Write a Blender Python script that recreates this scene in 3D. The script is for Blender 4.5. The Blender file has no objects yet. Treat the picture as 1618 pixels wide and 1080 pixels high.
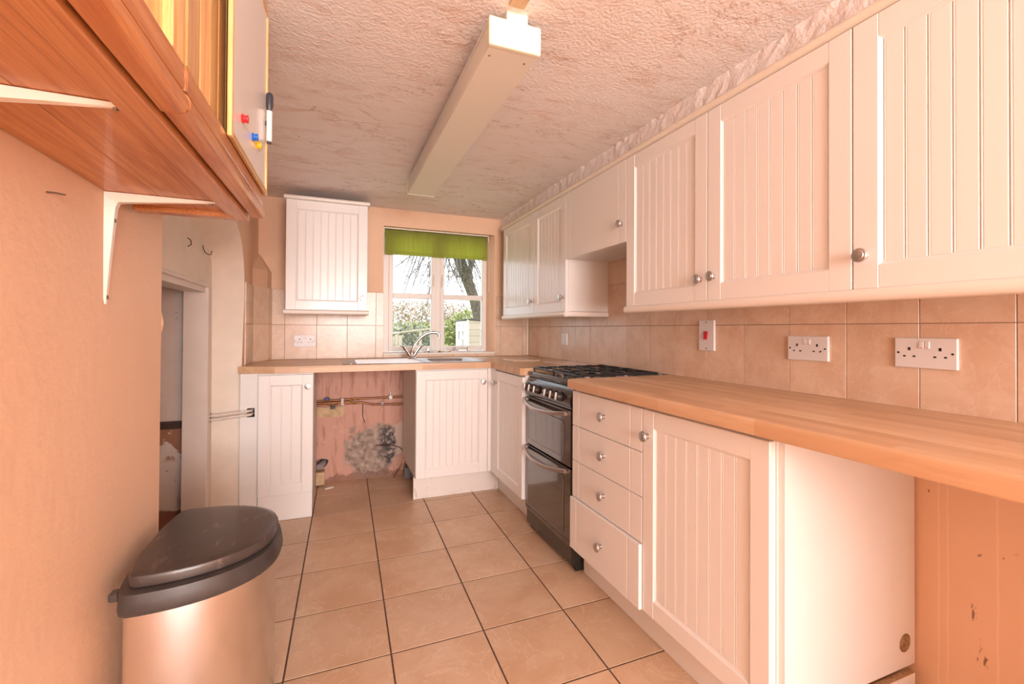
import bpy, bmesh, math, random
from mathutils import Vector, Matrix
random.seed(7)
scene = bpy.context.scene
C = scene.collection

# ------------------------------------------------------------------ camera
F_PX, YAW, PITCH, ROLL, SY, CAM_H = 711.684, 21.5282, 0.4944, 0.3235, -25.9128, 1.1308
a, b, r = (math.radians(v) for v in (YAW, PITCH, ROLL))
fw = Vector((math.sin(a) * math.cos(b), math.cos(a) * math.cos(b), math.sin(b)))
rt = Vector((math.cos(a), -math.sin(a), 0)); up = rt.cross(fw)
rt2 = rt * math.cos(r) + up * math.sin(r); up2 = up * math.cos(r) - rt * math.sin(r)
cd = bpy.data.cameras.new('camera'); cam = bpy.data.objects.new('camera', cd); C.objects.link(cam)
cam.matrix_world = Matrix(((rt2.x, up2.x, -fw.x, 0), (rt2.y, up2.y, -fw.y, 0), (rt2.z, up2.z, -fw.z, CAM_H), (0, 0, 0, 1)))
cd.sensor_width = 36; cd.sensor_fit = 'HORIZONTAL'; cd.lens = 36 * F_PX / 1618; cd.shift_y = SY / 1618
cd.clip_start = 0.02; cd.clip_end = 200
scene.camera = cam

# ------------------------------------------------------------------ sky, sun, daylight, exposure
W = bpy.data.worlds.new('world'); scene.world = W; W.use_nodes = True
wn = W.node_tree.nodes; wn['Background'].inputs[0].default_value = (0.86, 0.93, 1.0, 1); wn['Background'].inputs[1].default_value = 2.3
sd = bpy.data.lights.new('sun_offscreen', 'SUN'); sd.energy = 2.6; sd.angle = 0.01; sd.color = (1, .93, .82)
so = bpy.data.objects.new('sun_offscreen', sd); C.objects.link(so)
so.rotation_euler = Vector((0.84, 0.0, -0.54)).to_track_quat('-Z', 'Y').to_euler()
def area(name, loc, direction, sx, sy, energy, col):
    d = bpy.data.lights.new(name, 'AREA'); d.shape = 'RECTANGLE'; d.size = sx; d.size_y = sy; d.energy = energy; d.color = col
    o = bpy.data.objects.new(name, d); C.objects.link(o); o.location = loc
    o.rotation_euler = Vector(direction).to_track_quat('-Z', 'Z').to_euler()
    return o
area('window_rear_offscreen', (0.50, -3.21, 1.35), (0, 1, 0), 1.8, 1.2, 165, (1, .94, .92))   # daylight at the rear window
vs = scene.view_settings
vs.view_transform = 'Standard'; vs.look = 'None'; vs.gamma = 1; vs.use_curve_mapping = False; vs.exposure = 0.23

# ------------------------------------------------------------------ materials
MATS = {}
def new_mat(name):
    m = bpy.data.materials.new(name); m.use_nodes = True
    return m, m.node_tree, m.node_tree.nodes['Principled BSDF']
def simple(name, col, rough=.5, metal=0., coat=0., spec=.5, noise=0., nscale=8., bump=0., bscale=200., rand=0.):
    """plain surface: colour, slight mottling, fine relief, random tint per object"""
    m, t, p = new_mat(name); N, L = t.nodes, t.links
    p.inputs['Roughness'].default_value = rough; p.inputs['Metallic'].default_value = metal
    p.inputs['Coat Weight'].default_value = coat; p.inputs['Coat Roughness'].default_value = .15
    p.inputs['Specular IOR Level'].default_value = spec
    out = None
    geo = N.new('ShaderNodeNewGeometry')
    rgb = N.new('ShaderNodeRGB'); rgb.outputs[0].default_value = (*col, 1); out = rgb.outputs[0]
    if noise:
        nz = N.new('ShaderNodeTexNoise'); nz.inputs['Scale'].default_value = nscale; nz.inputs['Detail'].default_value = 6
        L.new(geo.outputs['Position'], nz.inputs['Vector'])
        mr = N.new('ShaderNodeMapRange'); mr.inputs[1].default_value = .3; mr.inputs[2].default_value = .7
        mr.inputs[3].default_value = 1 - noise; mr.inputs[4].default_value = 1 + noise * .6
        L.new(nz.outputs[0], mr.inputs[0]); out = scale_col(t, out, mr.outputs[0])
    if rand:
        oi = N.new('ShaderNodeObjectInfo')
        mr = N.new('ShaderNodeMapRange'); mr.inputs[3].default_value = 1 - rand; mr.inputs[4].default_value = 1 + rand
        L.new(oi.outputs['Random'], mr.inputs[0]); out = scale_col(t, out, mr.outputs[0])
    L.new(out, p.inputs['Base Color'])
    if bump:
        add_bump(t, p, geo.outputs['Position'], bscale, bump)
    MATS[name] = m
    return m
def scale_col(t, col, fac):
    vm = t.nodes.new('ShaderNodeVectorMath'); vm.operation = 'SCALE'
    t.links.new(col, vm.inputs[0]); t.links.new(fac, vm.inputs['Scale']); return vm.outputs[0]
def add_bump(t, p, vec, scale, strength, dist=.004, detail=4):
    nz = t.nodes.new('ShaderNodeTexNoise'); nz.inputs['Scale'].default_value = scale; nz.inputs['Detail'].default_value = detail
    t.links.new(vec, nz.inputs['Vector'])
    bp = t.nodes.new('ShaderNodeBump'); bp.inputs['Strength'].default_value = strength; bp.inputs['Distance'].default_value = dist
    t.links.new(nz.outputs[0], bp.inputs['Height']); t.links.new(bp.outputs[0], p.inputs['Normal'])
def mapping(t, vec, scale=(1, 1, 1), rot=(0, 0, 0), loc=(0, 0, 0)):
    m = t.nodes.new('ShaderNodeMapping'); m.inputs['Scale'].default_value = scale; m.inputs['Rotation'].default_value = rot; m.inputs['Location'].default_value = loc
    t.links.new(vec, m.inputs['Vector']); return m.outputs[0]
def noise(t, vec, scale, detail=6, rough=.55, dist=0.):
    n = t.nodes.new('ShaderNodeTexNoise'); n.inputs['Scale'].default_value = scale; n.inputs['Detail'].default_value = detail
    n.inputs['Roughness'].default_value = rough; n.inputs['Distortion'].default_value = dist
    t.links.new(vec, n.inputs['Vector']); return n.outputs[0]
def ramp(t, fac, stops):
    n = t.nodes.new('ShaderNodeValToRGB'); e = n.color_ramp.elements
    while len(e) < len(stops): e.new(.5)
    for i, (p, c) in enumerate(stops):
        e[i].position = p; e[i].color = (*c, 1) if len(c) == 3 else c
    t.links.new(fac, n.inputs[0]); return n.outputs[0]
def mixc(t, fac, A, B, mode='MIX'):
    n = t.nodes.new('ShaderNodeMix'); n.data_type = 'RGBA'; n.blend_type = mode
    if isinstance(fac, (int, float)): n.inputs[0].default_value = fac
    else: t.links.new(fac, n.inputs[0])
    for s, v in ((6, A), (7, B)):
        if isinstance(v, tuple): n.inputs[s].default_value = (*v, 1)
        else: t.links.new(v, n.inputs[s])
    return n.outputs[2]
def mathn(t, op, A, B=None, Cc=None):
    n = t.nodes.new('ShaderNodeMath'); n.operation = op
    for i, v in enumerate((A, B, Cc)):
        if v is None: continue
        if isinstance(v, (int, float)): n.inputs[i].default_value = v
        else: t.links.new(v, n.inputs[i])
    return n.outputs[0]
def sepxyz(t, vec):
    n = t.nodes.new('ShaderNodeSeparateXYZ'); t.links.new(vec, n.inputs[0]); return n.outputs
def pos(t):
    return t.nodes.new('ShaderNodeNewGeometry').outputs['Position']
def objrand(t):
    return t.nodes.new('ShaderNodeObjectInfo').outputs['Random']
def smooth(t, v, lo, hi, a0=0., a1=1.):
    n = t.nodes.new('ShaderNodeMapRange'); n.interpolation_type = 'SMOOTHSTEP'
    t.links.new(v, n.inputs[0]); n.inputs[1].default_value = lo; n.inputs[2].default_value = hi
    n.inputs[3].default_value = a0; n.inputs[4].default_value = a1; return n.outputs[0]

simple('white_door', (.87, .835, .815), .32, coat=.25)
simple('white_carcass', (.82, .79, .765), .42, noise=.03, nscale=5)
simple('cream_trim', (.84, .76, .66), .35, coat=.15)
simple('white_pelmet', (.86, .79, .73), .35, coat=.15)
simple('socket_white', (.80, .76, .77), .3)
simple('dark_slot', (.02, .018, .018), .6)
simple('red_rocker', (.62, .012, .03), .3)
simple('nickel', (.60, .585, .575), .33, metal=1)
simple('chrome', (.75, .74, .73), .13, metal=1)
simple('steel_sink', (.46, .45, .45), .40, metal=1, noise=.05, nscale=30)
simple('handle_steel', (.52, .46, .44), .42, metal=1)
simple('black_enamel', (.018, .016, .016), .17, coat=.4)
simple('black_matt', (.02, .019, .019), .5)
simple('grate_iron', (.028, .026, .026), .38)
simple('knob_black', (.035, .03, .028), .3)
simple('cap_grey', (.25, .24, .24), .4)
simple('print_white', (.75, .74, .73), .5)
simple('copper', (.26, .115, .06), .35, metal=1, noise=.3, nscale=40)
simple('brass', (.60, .42, .20), .3, metal=1)
simple('valve_blue', (.02, .03, .22), .4)
simple('plastic_white', (.80, .78, .76), .4)
simple('grey_pipe', (.34, .32, .33), .45)
simple('grey_plastic', (.22, .24, .26), .5)
simple('hole_black', (.008, .006, .005), .9)
simple('pipe_painted', (.74, .64, .56), .5, noise=.1, nscale=40)
simple('pipe_dark', (.09, .055, .045), .5)
simple('bin_black', (.05, .042, .04), .42, noise=.25, nscale=20)
simple('bracket_cream', (.83, .74, .65), .38)
simple('screw', (.30, .24, .18), .4, metal=1)
simple('rust', (.10, .05, .03), .7)
simple('window_white', (.84, .79, .75), .38)
simple('reveal_white', (.87, .85, .80), .5)
simple('white_gloss', (.88, .85, .84), .22, coat=.2)
simple('magnet_red', (.70, .025, .03), .3)
simple('magnet_blue', (.015, .15, .62), .3)
simple('magnet_yellow', (.85, .55, .03), .3)
simple('pen_dark', (.05, .05, .06), .4)
simple('lamp_cream', (.90, .88, .70), .45)
simple('lamp_side', (.82, .78, .70), .35)
simple('grout_floor', (.12, .065, .045), .9, noise=.3, nscale=60)
simple('grout_wall', (.34, .20, .145), .9)
simple('niche_paint', (.80, .70, .60), .62, noise=.06, nscale=9, bump=.35, bscale=25)
simple('frame_paint', (.76, .66, .60), .45, noise=.05, nscale=7)
simple('chipboard', (.50, .33, .19), .8, noise=.4, nscale=150)
simple('timber_pale', (.60, .42, .25), .7, noise=.25, nscale=30)
simple('bag_peach', (.78, .52, .34), .7, noise=.2, nscale=40)
simple('bag_orange', (.75, .28, .10), .6)
simple('trunk', (.16, .13, .10), .9, noise=.5, nscale=14)
simple('ivy', (.20, .22, .13), .8, rand=.2)
simple('twig', (.17, .13, .11), .9)
simple('leaf_olive', (.32, .36, .12), .8, noise=.3, nscale=3)
simple('leaf_dry', (.42, .32, .19), .8, noise=.3, nscale=3)
simple('leaf_grey', (.26, .27, .19), .8, noise=.3, nscale=3)
simple('blossom', (.75, .60, .56), .8)
simple('grass', (.36, .38, .14), .9, noise=.35, nscale=2)
simple('shed_white', (.88, .87, .82), .6, noise=.08, nscale=12)
simple('shed_trim', (.80, .78, .50), .6)
simple('shed_board', (.50, .40, .33), .8, rand=.1)
simple('shed_roof', (.10, .10, .10), .7)
simple('fence_wood', (.45, .38, .30), .8, rand=.15)

def m_wall(name, base, dark, mott=.35):
    m, t, p = new_mat(name); P = pos(t)
    n1 = noise(t, P, 2.2, 7, .6); n2 = noise(t, mapping(t, P, (9, 9, 1.1)), 1.5, 5)
    col = mixc(t, smooth(t, n1, .42, .72, 0, mott), base, dark)
    col = mixc(t, smooth(t, n2, .60, .74, 0, .22), col, dark)
    t.links.new(col, p.inputs['Base Color']); p.inputs['Roughness'].default_value = .55
    add_bump(t, p, P, 34, .25, .006, 6); MATS[name] = m
m_wall('wall_peach', (.80, .53, .36), (.73, .45, .29))
m_wall('wall_peach_left', (.80, .53, .36), (.73, .45, .29))
def m_right():
    """right wall: peach with pale drips and dark scuffs low down under the worktop"""
    m, t, p = new_mat('wall_scuffed'); P = pos(t); s = sepxyz(t, P)
    col = mixc(t, smooth(t, noise(t, P, 3, 7), .4, .7, 0, .5), (.80, .53, .36), (.73, .45, .29))
    drip = None
    for y0, wdt in ((.735, .0025), (.715, .002), (.615, .0025)):
        w = mathn(t, 'ADD', s[1], mathn(t, 'MULTIPLY', noise(t, mapping(t, P, (0, 0, 4)), 2), .012))
        d = mathn(t, 'ABSOLUTE', mathn(t, 'SUBTRACT', w, y0 + .006)); f = smooth(t, d, wdt * .5, wdt * 1.5, .5, 0)
        drip = f if drip is None else mathn(t, 'MAXIMUM', drip, f)
    col = mixc(t, drip, col, (.87, .64, .49))
    sc = smooth(t, noise(t, mapping(t, P, (1, 1, .5)), 22, 5, .6, .6), .655, .70, 0, .8)
    col = mixc(t, sc, col, (.16, .07, .045))
    t.links.new(col, p.inputs['Base Color']); p.inputs['Roughness'].default_value = .5
    add_bump(t, p, P, 30, .25, .005); MATS['wall_scuffed'] = m
m_right()
def m_back():
    """back wall: peach paint; under the worktop raw pink plaster with a grey-black damp patch"""
    m, t, p = new_mat('wall_back_paint'); P = pos(t); s = sepxyz(t, P)
    paint = mixc(t, smooth(t, noise(t, P, 2.2, 7), .42, .72, 0, .4), (.80, .53, .36), (.73, .45, .29))
    streak = smooth(t, noise(t, mapping(t, P, (26, 26, 3), (0, .15, 0)), 1.4, 6, .65), .50, .66, 0, .7)
    raw = mixc(t, streak, (.60, .33, .25), (.38, .165, .105))
    raw = mixc(t, smooth(t, noise(t, P, 7, 6), .55, .7, 0, .5), raw, (.70, .45, .36))
    dx = mathn(t, 'SUBTRACT', s[0], .275); dz = mathn(t, 'SUBTRACT', s[2], .20)
    wob = mathn(t, 'MULTIPLY', mathn(t, 'SUBTRACT', noise(t, P, 9, 7, .6), .5), .26)
    d = mathn(t, 'ADD', mathn(t, 'SQRT', mathn(t, 'ADD', mathn(t, 'MULTIPLY', dx, dx), mathn(t, 'MULTIPLY', dz, dz))), wob)
    grey = ramp(t, noise(t, P, 26, 8, .7), [(.30, (.07, .055, .045)), (.43, (.27, .205, .165)), (.56, (.42, .32, .26)), (.70, (.62, .50, .42))])
    raw = mixc(t, smooth(t, d, .175, .225, .95, 0), raw, grey)
    dx2 = mathn(t, 'SUBTRACT', s[0], .47); dz2 = mathn(t, 'SUBTRACT', s[2], .28)
    d2 = mathn(t, 'ADD', mathn(t, 'SQRT', mathn(t, 'ADD', mathn(t, 'MULTIPLY', dx2, mathn(t, 'MULTIPLY', dx2, 2.2)), mathn(t, 'MULTIPLY', dz2, dz2))), wob)
    raw = mixc(t, mathn(t, 'MULTIPLY', smooth(t, d2, .10, .13, 1, 0), .8), raw, (.62, .49, .41))
    dx3 = mathn(t, 'SUBTRACT', s[0], .39); dz3 = mathn(t, 'SUBTRACT', s[2], .25)
    d3 = mathn(t, 'ADD', mathn(t, 'SQRT', mathn(t, 'ADD', mathn(t, 'MULTIPLY', dx3, mathn(t, 'MULTIPLY', dx3, 5.)), mathn(t, 'MULTIPLY', dz3, dz3))), mathn(t, 'MULTIPLY', wob, 1.1))
    mould = mathn(t, 'MULTIPLY', smooth(t, d3, .11, .17, 1, 0), smooth(t, noise(t, P, 40, 6, .7), .38, .56))
    raw = mixc(t, mould, raw, (.045, .04, .038))
    low = mathn(t, 'MULTIPLY', smooth(t, mathn(t, 'ADD', s[2], mathn(t, 'MULTIPLY', wob, .9)), .045, .055, 1, 0), .65)
    raw = mixc(t, low, raw, (.20, .085, .05))
    col = mixc(t, smooth(t, s[2], .875, .88), raw, paint)
    t.links.new(col, p.inputs['Base Color']); p.inputs['Roughness'].default_value = .6
    add_bump(t, p, P, 38, .4, .006, 7); MATS['wall_back_paint'] = m
m_back()
def m_ceiling():
    m, t, p = new_mat('ceiling_stipple'); P = pos(t)
    base = mixc(t, smooth(t, noise(t, P, 1.1, 5), .35, .7), (.90, .84, .83), (.87, .78, .75))
    st = noise(t, mapping(t, P, (1.3, 3.6, 1), (0, 0, .12)), 4.2, 12, .74, .6)
    col = mixc(t, smooth(t, st, .49, .70, 0, .6), base, (.66, .44, .33))
    # hair-thin brown crack lines where two soft noises cross
    cn = mathn(t, 'ABSOLUTE', mathn(t, 'SUBTRACT', noise(t, mapping(t, P, (.8, 1.7, 1), (0, 0, .25)), 2.2, 9, .62, .5), .5))
    crack = mathn(t, 'MULTIPLY', smooth(t, cn, .0, .006, 1, 0), smooth(t, noise(t, P, 2.1, 4), .44, .58, 0, .75))
    col = mixc(t, crack, col, (.40, .22, .15))
    bl = smooth(t, noise(t, mapping(t, P, (2.2, 1, 1), (0, 0, 0), (3, 1, 0)), 2.6, 8, .7), .66, .74, 0, .4)
    col = mixc(t, bl, col, (.62, .31, .16))
    t.links.new(col, p.inputs['Base Color']); p.inputs['Roughness'].default_value = .7
    add_bump(t, p, P, 95, .5, .008, 3); MATS['ceiling_stipple'] = m
m_ceiling()
def m_tile(name, A, B, vein, rough, sc, rnd=.06):
    m, t, p = new_mat(name); P = pos(t); oi = objrand(t)
    off = t.nodes.new('ShaderNodeCombineXYZ'); t.links.new(mathn(t, 'MULTIPLY', oi, 37.), off.inputs[0]); t.links.new(mathn(t, 'MULTIPLY', oi, 91.), off.inputs[1])
    ad = t.nodes.new('ShaderNodeVectorMath'); t.links.new(P, ad.inputs[0]); t.links.new(off.outputs[0], ad.inputs[1]); V = ad.outputs[0]
    col = mixc(t, smooth(t, noise(t, V, sc, 8, .62, .4), .36, .66), A, B)
    vn = mathn(t, 'ABSOLUTE', mathn(t, 'SUBTRACT', noise(t, V, sc * 1.3, 5, .55, 1.2), .5))
    col = mixc(t, smooth(t, vn, .0, .02, .45, 0), col, vein)
    col = mixc(t, smooth(t, noise(t, V, sc * 9, 4, .6), .66, .76, 0, .35), col, tuple(c * .6 for c in A))
    col = scale_col(t, col, smooth(t, oi, 0, 1, 1 - rnd, 1 + rnd))
    t.links.new(col, p.inputs['Base Color']); p.inputs['Roughness'].default_value = rough
    add_bump(t, p, V, sc * 4, .12, .004); MATS[name] = m
m_tile('floor_tile', (.71, .495, .335), (.63, .40, .25), (.80, .62, .46), .36, 4.5)
m_tile('wall_tile', (.78, .58, .44), (.71, .485, .345), (.84, .68, .54), .24, 9, .04)
def m_beech(name, along):
    """laminate printed as glued beech staves running along X or Y"""
    m, t, p = new_mat(name); P = pos(t); s = sepxyz(t, P)
    u, v = (s[1], s[0]) if along == 'Y' else (s[0], s[1])
    v2 = mathn(t, 'ADD', v, mathn(t, 'MULTIPLY', s[2], .9))
    row = mathn(t, 'FLOOR', mathn(t, 'DIVIDE', v2, .042))
    wn_ = t.nodes.new('ShaderNodeTexWhiteNoise'); wn_.noise_dimensions = '1D'; t.links.new(row, wn_.inputs['W'])
    seg = mathn(t, 'FLOOR', mathn(t, 'DIVIDE', mathn(t, 'ADD', u, mathn(t, 'MULTIPLY', wn_.outputs[0], 3.)), .36))
    w2 = t.nodes.new('ShaderNodeTexWhiteNoise'); w2.noise_dimensions = '2D'
    cb = t.nodes.new('ShaderNodeCombineXYZ'); t.links.new(row, cb.inputs[0]); t.links.new(seg, cb.inputs[1]); t.links.new(cb.outputs[0], w2.inputs['Vector'])
    col = ramp(t, w2.outputs[0], [(0, (.58, .35, .20)), (.35, (.635, .395, .235)), (.7, (.68, .44, .27)), (1, (.73, .50, .32))])
    sc_ = (14, 1.2, 14) if along == 'Y' else (1.2, 14, 14)
    g = noise(t, mapping(t, P, sc_), 6, 6, .6, .6)
    col = mixc(t, smooth(t, g, .45, .7, 0, .35), col, (.50, .28, .15))
    t.links.new(col, p.inputs['Base Color']); p.inputs['Roughness'].default_value = .34; MATS[name] = m
m_beech('beech_long', 'Y'); m_beech('beech_cross', 'X')
def m_pine(name, A, B, knot, axis, rough=.35, rnd=.18):
    m, t, p = new_mat(name); P = pos(t); oi = objrand(t)
    off = t.nodes.new('ShaderNodeCombineXYZ'); t.links.new(mathn(t, 'MULTIPLY', oi, 17.), off.inputs[0]); t.links.new(mathn(t, 'MULTIPLY', oi, 7.), off.inputs[2])
    ad = t.nodes.new('ShaderNodeVectorMath'); t.links.new(P, ad.inputs[0]); t.links.new(off.outputs[0], ad.inputs[1]); V = ad.outputs[0]
    sc = {'Y': (16, 1.1, 16), 'Z': (16, 16, 1.1)}[axis]
    g = noise(t, mapping(t, V, sc), 3.2, 7, .62, .7)
    col = mixc(t, smooth(t, g, .34, .68), A, B)
    fine = noise(t, mapping(t, V, tuple(k * 5 if k > 2 else k for k in sc)), 3, 4)
    col = mixc(t, smooth(t, fine, .52, .66, 0, .3), col, knot)
    kn = noise(t, mapping(t, V, tuple(.55 * k ** .5 for k in sc)), 7, 2, .4)
    col = mixc(t, smooth(t, kn, .72, .79, 0, .85), col, knot)
    col = scale_col(t, col, smooth(t, oi, 0, 1, 1 - rnd, 1 + rnd))
    t.links.new(col, p.inputs['Base Color']); p.inputs['Roughness'].default_value = rough
    p.inputs['Coat Weight'].default_value = .2; MATS[name] = m
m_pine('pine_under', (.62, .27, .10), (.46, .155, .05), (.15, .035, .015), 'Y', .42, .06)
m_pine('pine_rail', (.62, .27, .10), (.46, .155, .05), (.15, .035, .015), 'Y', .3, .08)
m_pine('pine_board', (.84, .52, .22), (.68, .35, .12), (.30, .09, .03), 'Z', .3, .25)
def m_mirror_steel():
    m, t, p = new_mat('bin_steel'); P = pos(t)
    p.inputs['Metallic'].default_value = 1; p.inputs['Base Color'].default_value = (.72, .72, .73, 1)
    p.inputs['Roughness'].default_value = .24; p.inputs['Anisotropic'].default_value = .5
    add_bump(t, p, mapping(t, P, (1, 1, .02)), 260, .05, .001); MATS['bin_steel'] = m
m_mirror_steel()
def m_dusty():
    m, t, p = new_mat('bin_lid'); P = pos(t)
    sc = smooth(t, noise(t, mapping(t, P, (7, 2.2, 4), (0, 0, -.5)), 3, 8, .7), .54, .74, 0, .5)
    col = mixc(t, sc, (.052, .04, .036), (.34, .29, .26))
    t.links.new(col, p.inputs['Base Color']); p.inputs['Roughness'].default_value = .33
    p.inputs['Coat Weight'].default_value = .15; MATS['bin_lid'] = m
m_dusty()
def m_blind():
    m, t, p = new_mat('blind_fabric'); P = pos(t)
    n = noise(t, mapping(t, P, (30, 1, 2)), 2, 3)
    col = mixc(t, smooth(t, n, .4, .65, 0, .5), (.55, .58, .17), (.46, .50, .11))
    tr = t.nodes.new('ShaderNodeBsdfTranslucent'); df = t.nodes.new('ShaderNodeBsdfDiffuse'); mx = t.nodes.new('ShaderNodeMixShader')
    mx.inputs[0].default_value = .68
    t.links.new(col, tr.inputs[0]); t.links.new(col, df.inputs[0]); t.links.new(df.outputs[0], mx.inputs[1]); t.links.new(tr.outputs[0], mx.inputs[2])
    t.links.new(mx.outputs[0], t.nodes['Material Output'].inputs[0]); MATS['blind_fabric'] = m
m_blind()
def m_glass():
    m, t, p = new_mat('pane_glass')
    tr = t.nodes.new('ShaderNodeBsdfTransparent'); gl = t.nodes.new('ShaderNodeBsdfGlossy'); gl.inputs['Roughness'].default_value = .02
    fr = t.nodes.new('ShaderNodeFresnel'); fr.inputs[0].default_value = 1.12; mx = t.nodes.new('ShaderNodeMixShader')
    t.links.new(fr.outputs[0], mx.inputs[0]); t.links.new(tr.outputs[0], mx.inputs[1]); t.links.new(gl.outputs[0], mx.inputs[2])
    t.links.new(mx.outputs[0], t.nodes['Material Output'].inputs[0]); MATS['pane_glass'] = m
m_glass()
simple('oven_glass', (.035, .028, .025), .05, coat=1.0, spec=.8)
def m_peeling():
    """cupboard wall: old white paint flaking off pinkish plaster, brick near the floor"""
    m, t, p = new_mat('peeling_paint'); P = pos(t); s = sepxyz(t, P)
    n = noise(t, P, 6, 9, .65, .4)
    col = mixc(t, smooth(t, noise(t, P, 3, 5), .4, .7), (.82, .69, .62), (.72, .58, .51))
    band = mathn(t, 'MULTIPLY', smooth(t, s[2], .40, .44), smooth(t, s[2], .60, .63, 1, 0))
    pl = mathn(t, 'MULTIPLY', smooth(t, n, .47, .49), band)
    col = mixc(t, pl, col, (.42, .20, .115))
    col = mixc(t, smooth(t, noise(t, mapping(t, P, (2, 2, 6)), 9, 6, .6, .5), .68, .71, 0, .8), col, (.17, .085, .06))
    wob = mathn(t, 'ADD', s[2], mathn(t, 'MULTIPLY', n, .06))
    col = mixc(t, smooth(t, wob, .17, .185, 1, 0), col, (.33, .145, .09))
    t.links.new(col, p.inputs['Base Color']); p.inputs['Roughness'].default_value = .7
    add_bump(t, p, P, 30, .4, .006); MATS['peeling_paint'] = m
m_peeling()
def m_plinth():
    m, t, p = new_mat('plinth_scuffed'); P = pos(t)
    col = mixc(t, smooth(t, noise(t, P, 12, 8, .7, .8), .56, .68, 0, .7), (.80, .74, .70), (.52, .40, .34))
    t.links.new(col, p.inputs['Base Color']); p.inputs['Roughness'].default_value = .5; MATS['plinth_scuffed'] = m
m_plinth()
def m_fixture():
    m, t, p = new_mat('lamp_diffuser'); P = pos(t); s = sepxyz(t, P)
    p.inputs['Base Color'].default_value = (.82, .78, .70, 1); p.inputs['Roughness'].default_value = .5
    MATS['lamp_diffuser'] = m
m_fixture()

# ------------------------------------------------------------------ mesh helpers
MI = Matrix.Identity(4)
def face_right(x, y, z):   # u = towards the camera end (-Y), v = up, w = into the room (-X)
    return Matrix(((0, 0, -1, x), (-1, 0, 0, y), (0, 1, 0, z), (0, 0, 0, 1)))
def face_back(x, y, z):    # u = +X, v = up, w = into the room (-Y)
    return Matrix(((1, 0, 0, x), (0, 0, -1, y), (0, 1, 0, z), (0, 0, 0, 1)))
def face_left(x, y, z):    # u = +Y, v = up, w = into the room (+X)
    return Matrix(((0, 0, 1, x), (1, 0, 0, y), (0, 1, 0, z), (0, 0, 0, 1)))
class MB:
    def __init__(s, M=MI): s.bm = bmesh.new(); s.M = M
    def _add(s, vs, fs, bev=0., seg=2):
        t = bmesh.new(); V = [t.verts.new(v) for v in vs]
        for f in fs: t.faces.new([V[i] for i in f])
        bmesh.ops.recalc_face_normals(t, faces=t.faces)
        if bev: bmesh.ops.bevel(t, geom=list(t.edges), offset=bev, segments=seg, affect='EDGES', profile=.5)
        s._merge(t)
    def _merge(s, t):
        me = bpy.data.meshes.new('tmp'); t.to_mesh(me); t.free(); me.transform(s.M); s.bm.from_mesh(me); bpy.data.meshes.remove(me)
    def box(s, x0, x1, y0, y1, z0, z1, bev=0., seg=1):
        vs = [(x, y, z) for x in (x0, x1) for y in (y0, y1) for z in (z0, z1)]
        s._add(vs, [(0, 1, 3, 2), (4, 6, 7, 5), (0, 4, 5, 1), (2, 3, 7, 6), (0, 2, 6, 4), (1, 5, 7, 3)], bev, seg); return s
    def prism(s, poly, c0, c1, plane='XY', bev=0., seg=1):
        n = len(poly)
        f = {'XY': lambda p, c: (p[0], p[1], c), 'XZ': lambda p, c: (p[0], c, p[1]), 'YZ': lambda p, c: (c, p[0], p[1])}[plane]
        vs = [f(p, c0) for p in poly] + [f(p, c1) for p in poly]
        fs = [tuple(range(n)), tuple(range(2 * n - 1, n - 1, -1))] + [(i, (i + 1) % n, n + (i + 1) % n, n + i) for i in range(n)]
        s._add(vs, fs, bev, seg); return s
    def lathe(s, prof, seg=20):
        """profile [(radius, height)] about local w (z) axis"""
        vs, fs = [], []
        for (rr, h) in prof:
            for k in range(seg): vs.append((rr * math.cos(2 * math.pi * k / seg), rr * math.sin(2 * math.pi * k / seg), h))
        for i in range(len(prof) - 1):
            for k in range(seg): fs.append((i * seg + k, i * seg + (k + 1) % seg, (i + 1) * seg + (k + 1) % seg, (i + 1) * seg + k))
        fs.append(tuple(range(seg - 1, -1, -1))); fs.append(tuple(range((len(prof) - 1) * seg, len(prof) * seg)))
        s._add(vs, fs); return s
    def tube(s, pts, rad, seg=10):
        pts = [Vector(p) for p in pts]; n = len(pts); R = rad if isinstance(rad, (list, tuple)) else [rad] * n
        vs, fs = [], []; prev = None
        for i, p in enumerate(pts):
            d = (pts[min(i + 1, n - 1)] - pts[max(i - 1, 0)]).normalized()
            if prev is None: x = d.orthogonal().normalized()
            else:
                x = prev - d * prev.dot(d); x = x.normalized() if x.length > 1e-6 else d.orthogonal().normalized()
            prev = x; y = d.cross(x)
            for k in range(seg):
                q = 2 * math.pi * k / seg; vs.append(tuple(p + (x * math.cos(q) + y * math.sin(q)) * R[i]))
        for i in range(n - 1):
            for k in range(seg): fs.append((i * seg + k, i * seg + (k + 1) % seg, (i + 1) * seg + (k + 1) % seg, (i + 1) * seg + k))
        fs.append(tuple(range(seg - 1, -1, -1))); fs.append(tuple(range((n - 1) * seg, n * seg)))
        s._add(vs, fs); return s
    def loft(s, rings, close=True, cap0=True, cap1=True):
        m = len(rings[0]); vs = [tuple(v) for rg in rings for v in rg]; fs = []
        for i in range(len(rings) - 1):
            for k in range(m if close else m - 1):
                fs.append((i * m + k, i * m + (k + 1) % m, (i + 1) * m + (k + 1) % m, (i + 1) * m + k))
        if cap0: fs.append(tuple(range(m - 1, -1, -1)))
        if cap1: fs.append(tuple(range((len(rings) - 1) * m, len(rings) * m)))
        s._add(vs, fs); return s
WLOC = {}
def link_mesh(name, me, loc, parent=None, mat=None):
    o = bpy.data.objects.new(name, me); C.objects.link(o); o.location = loc; WLOC[o.name] = Vector(loc)
    if parent:
        o.parent = parent; o.matrix_parent_inverse = Matrix.Translation(-WLOC[parent.name])
    return o
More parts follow.
